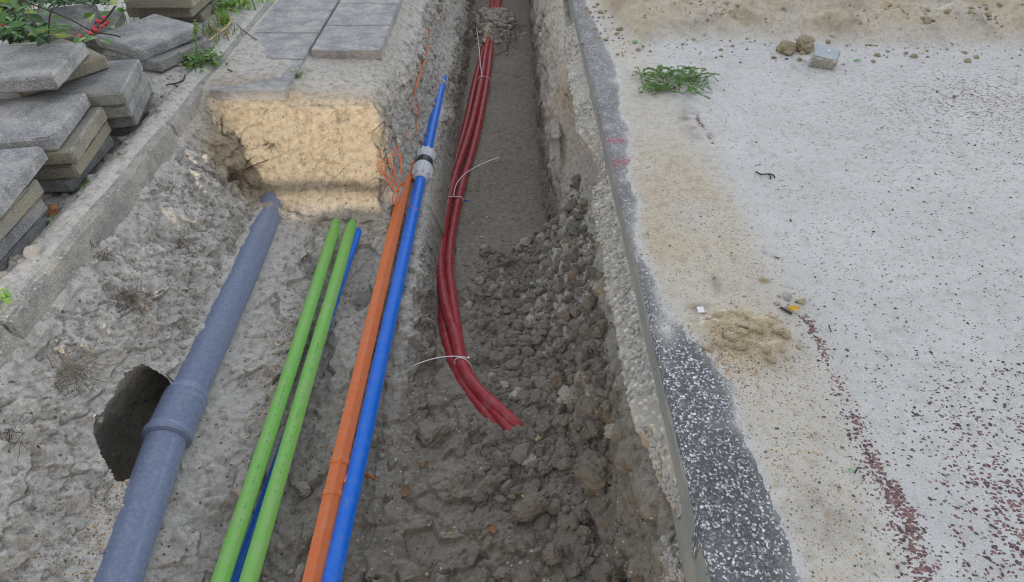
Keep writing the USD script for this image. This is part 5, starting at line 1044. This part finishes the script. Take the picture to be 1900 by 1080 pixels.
# creeping plant on the sand
c = on_sand(1248, 158); cp = thing('creeping_plant', 'low green creeping plant sprawling on the sand beside the kerb', 'plant', c)
st_, lv, dl = [], [], []
cr = np.random.default_rng(33)
for k in range(84):
    px, py = cr.uniform(1188, 1305), cr.uniform(138, 176); o = on_sand(px, py); a = cr.normal(.15, .8) + (math.pi if cr.random() < .35 else 0); l = cr.uniform(.025, .10) * (1.7 if k % 14 == 0 else 1)
    t = np.linspace(0, 1, 9); wig = .02 * np.sin(t * 5 + k)
    p = o + np.stack([np.cos(a) * t * l - np.sin(a) * wig, .8 * np.sin(a) * t * l + np.cos(a) * wig, .004 + .028 * np.sin(t * 2.4) * cr.uniform(.3, 1.2)], -1)
    st_.append(tube(p, .001, 4, caps=False))
    for _ in range(int(l * 420)):
        f_ = cr.uniform(.1, 1); o2 = np.array([np.interp(f_, t, p[:, q_]) for q_ in range(3)])
        lv.append(orient(leafm(cr.uniform(.007, .013), .0045, .2, .2), o2, cr.uniform(0, 6.3), cr.uniform(0, .9), cr.normal(0, .4)))
obj('stems', join(st_), WEED[0], cp, off=c, smooth=True, kind='stuff'); obj('leaves', join(lv), leaf_mat('creeper_look', (.075, .17, .03), (.14, .27, .055), .5), cp, off=c, smooth=True, kind='stuff')

# ------------------------------------------------------------------ what stands behind the photographer and shades the place
def house(name, x0, x1, y0, y1, h, label, left):
    t = thing(name, label, 'house', ((x0 + x1) / 2, (y0 + y1) / 2, 0)); o = ((x0 + x1) / 2, (y0 + y1) / 2, 0)
    obj('wall', slab(x0, x1, y0, y1, -.1, h, ch=.01, chip=0, res=1.5), plain(name + '_wall_look', (.42, .40, .37), .9, .2, dirt=(.34, .32, .3), dirt_amt=.6, dirt_scale=3.0), t, off=o)
    xm, ym = (x0 + x1) / 2, (y0 + y1) / 2; rv = np.array([(x0 - .2, y0 - .3, h), (x1 + .2, y0 - .3, h), (x1 + .2, y1 + .3, h), (x0 - .2, y1 + .3, h), (x0 - .2, ym, h + 2.2), (x1 + .2, ym, h + 2.2)])
    obj('roof', (rv, np.array([(0, 1, 5), (0, 5, 4), (2, 3, 4), (2, 4, 5), (0, 4, 3), (1, 2, 5), (0, 3, 2), (0, 2, 1)])), plain(name + '_roof_look', (.16, .07, .05), .85, .2), t, smooth=False, off=o)
    for k in range(3):
        xw = x0 + (x1 - x0) * (.2 + .3 * k); obj('window', slab(xw - .5, xw + .5, y1, y1 + .05, 1.0, 2.3, ch=.01, chip=0, res=.6), BLACKP, t, off=o)
house('house', -9.0, -2.72, -9.5, -5.5, 5.5, 'pale house with a red roof behind the viewer on the left', True)
house('house', -1.36, 9.0, -8.5, -4.5, 5.5, 'pale house with a red roof behind the viewer on the right', False)
# spoil heap whose crest throws the shadow edge on the cut face
hxg, hyg = np.meshgrid(np.linspace(-2.9, .4, 120), np.linspace(-1.6, .1, 70)); hq = np.stack([hxg, hyg, hxg * 0], -1)
hz = -.08 + .325 * np.exp(-(((hxg + 1.2) / 1.0) ** 4 + ((hyg + .75) / .42) ** 2)) * (1 + .45 * fbm(hq * 2.1, 3, 401)) + .05 * fbm(hq * 8, 3, 403)
ii, jj = np.meshgrid(np.arange(69), np.arange(119), indexing='ij'); a = ii * 120 + jj
sh = obj('spoil_heap', (np.stack([hxg, hyg, hz], -1).reshape(-1, 3), np.vstack([np.stack([a, a + 1, a + 121], -1).reshape(-1, 3), np.stack([a, a + 121, a + 120], -1).reshape(-1, 3)])), SOIL, smooth=True, label='heap of dug-out soil behind the viewer', cat='soil heap', kind='stuff')

rail = thing('barrier_rail', 'wooden rail on two stakes behind the viewer', 'barrier', (-1.4, -.95, 0))
obj('board', slab(-2.25, -.55, -.96, -.94, .395, .44, ch=.003, chip=.002, res=.05), STRAW, rail, off=(-1.4, -.95, 0))
for x in (-2.2, -.60): obj('stake', slab(x - .02, x + .02, -1.0, -.962, -.2, .5, ch=.003, chip=.002, res=.05), BARK, rail, off=(-1.4, -.95, 0))

gb = thing('carport', 'low flat-roofed carport between the two houses behind the viewer', 'carport', (-2.7, -5, 0))
obj('fascia', slab(-4.2, -1.2, -4.44, -4.36, 1.67, 2.9, ch=.01, chip=0, res=.8), BARK, gb, off=(-2.7, -5, 0))
obj('roof', slab(-4.2, -1.2, -6.5, -4.45, 2.7, 2.88, ch=.01, chip=0, res=.8), BARK, gb, off=(-2.7, -5, 0))
for x in (-4.05, -1.35): obj('post', slab(x - .05, x + .05, -4.6, -4.5, -.1, 2.69, ch=.005, chip=0, res=.5), BARK, gb, off=(-2.7, -5, 0))
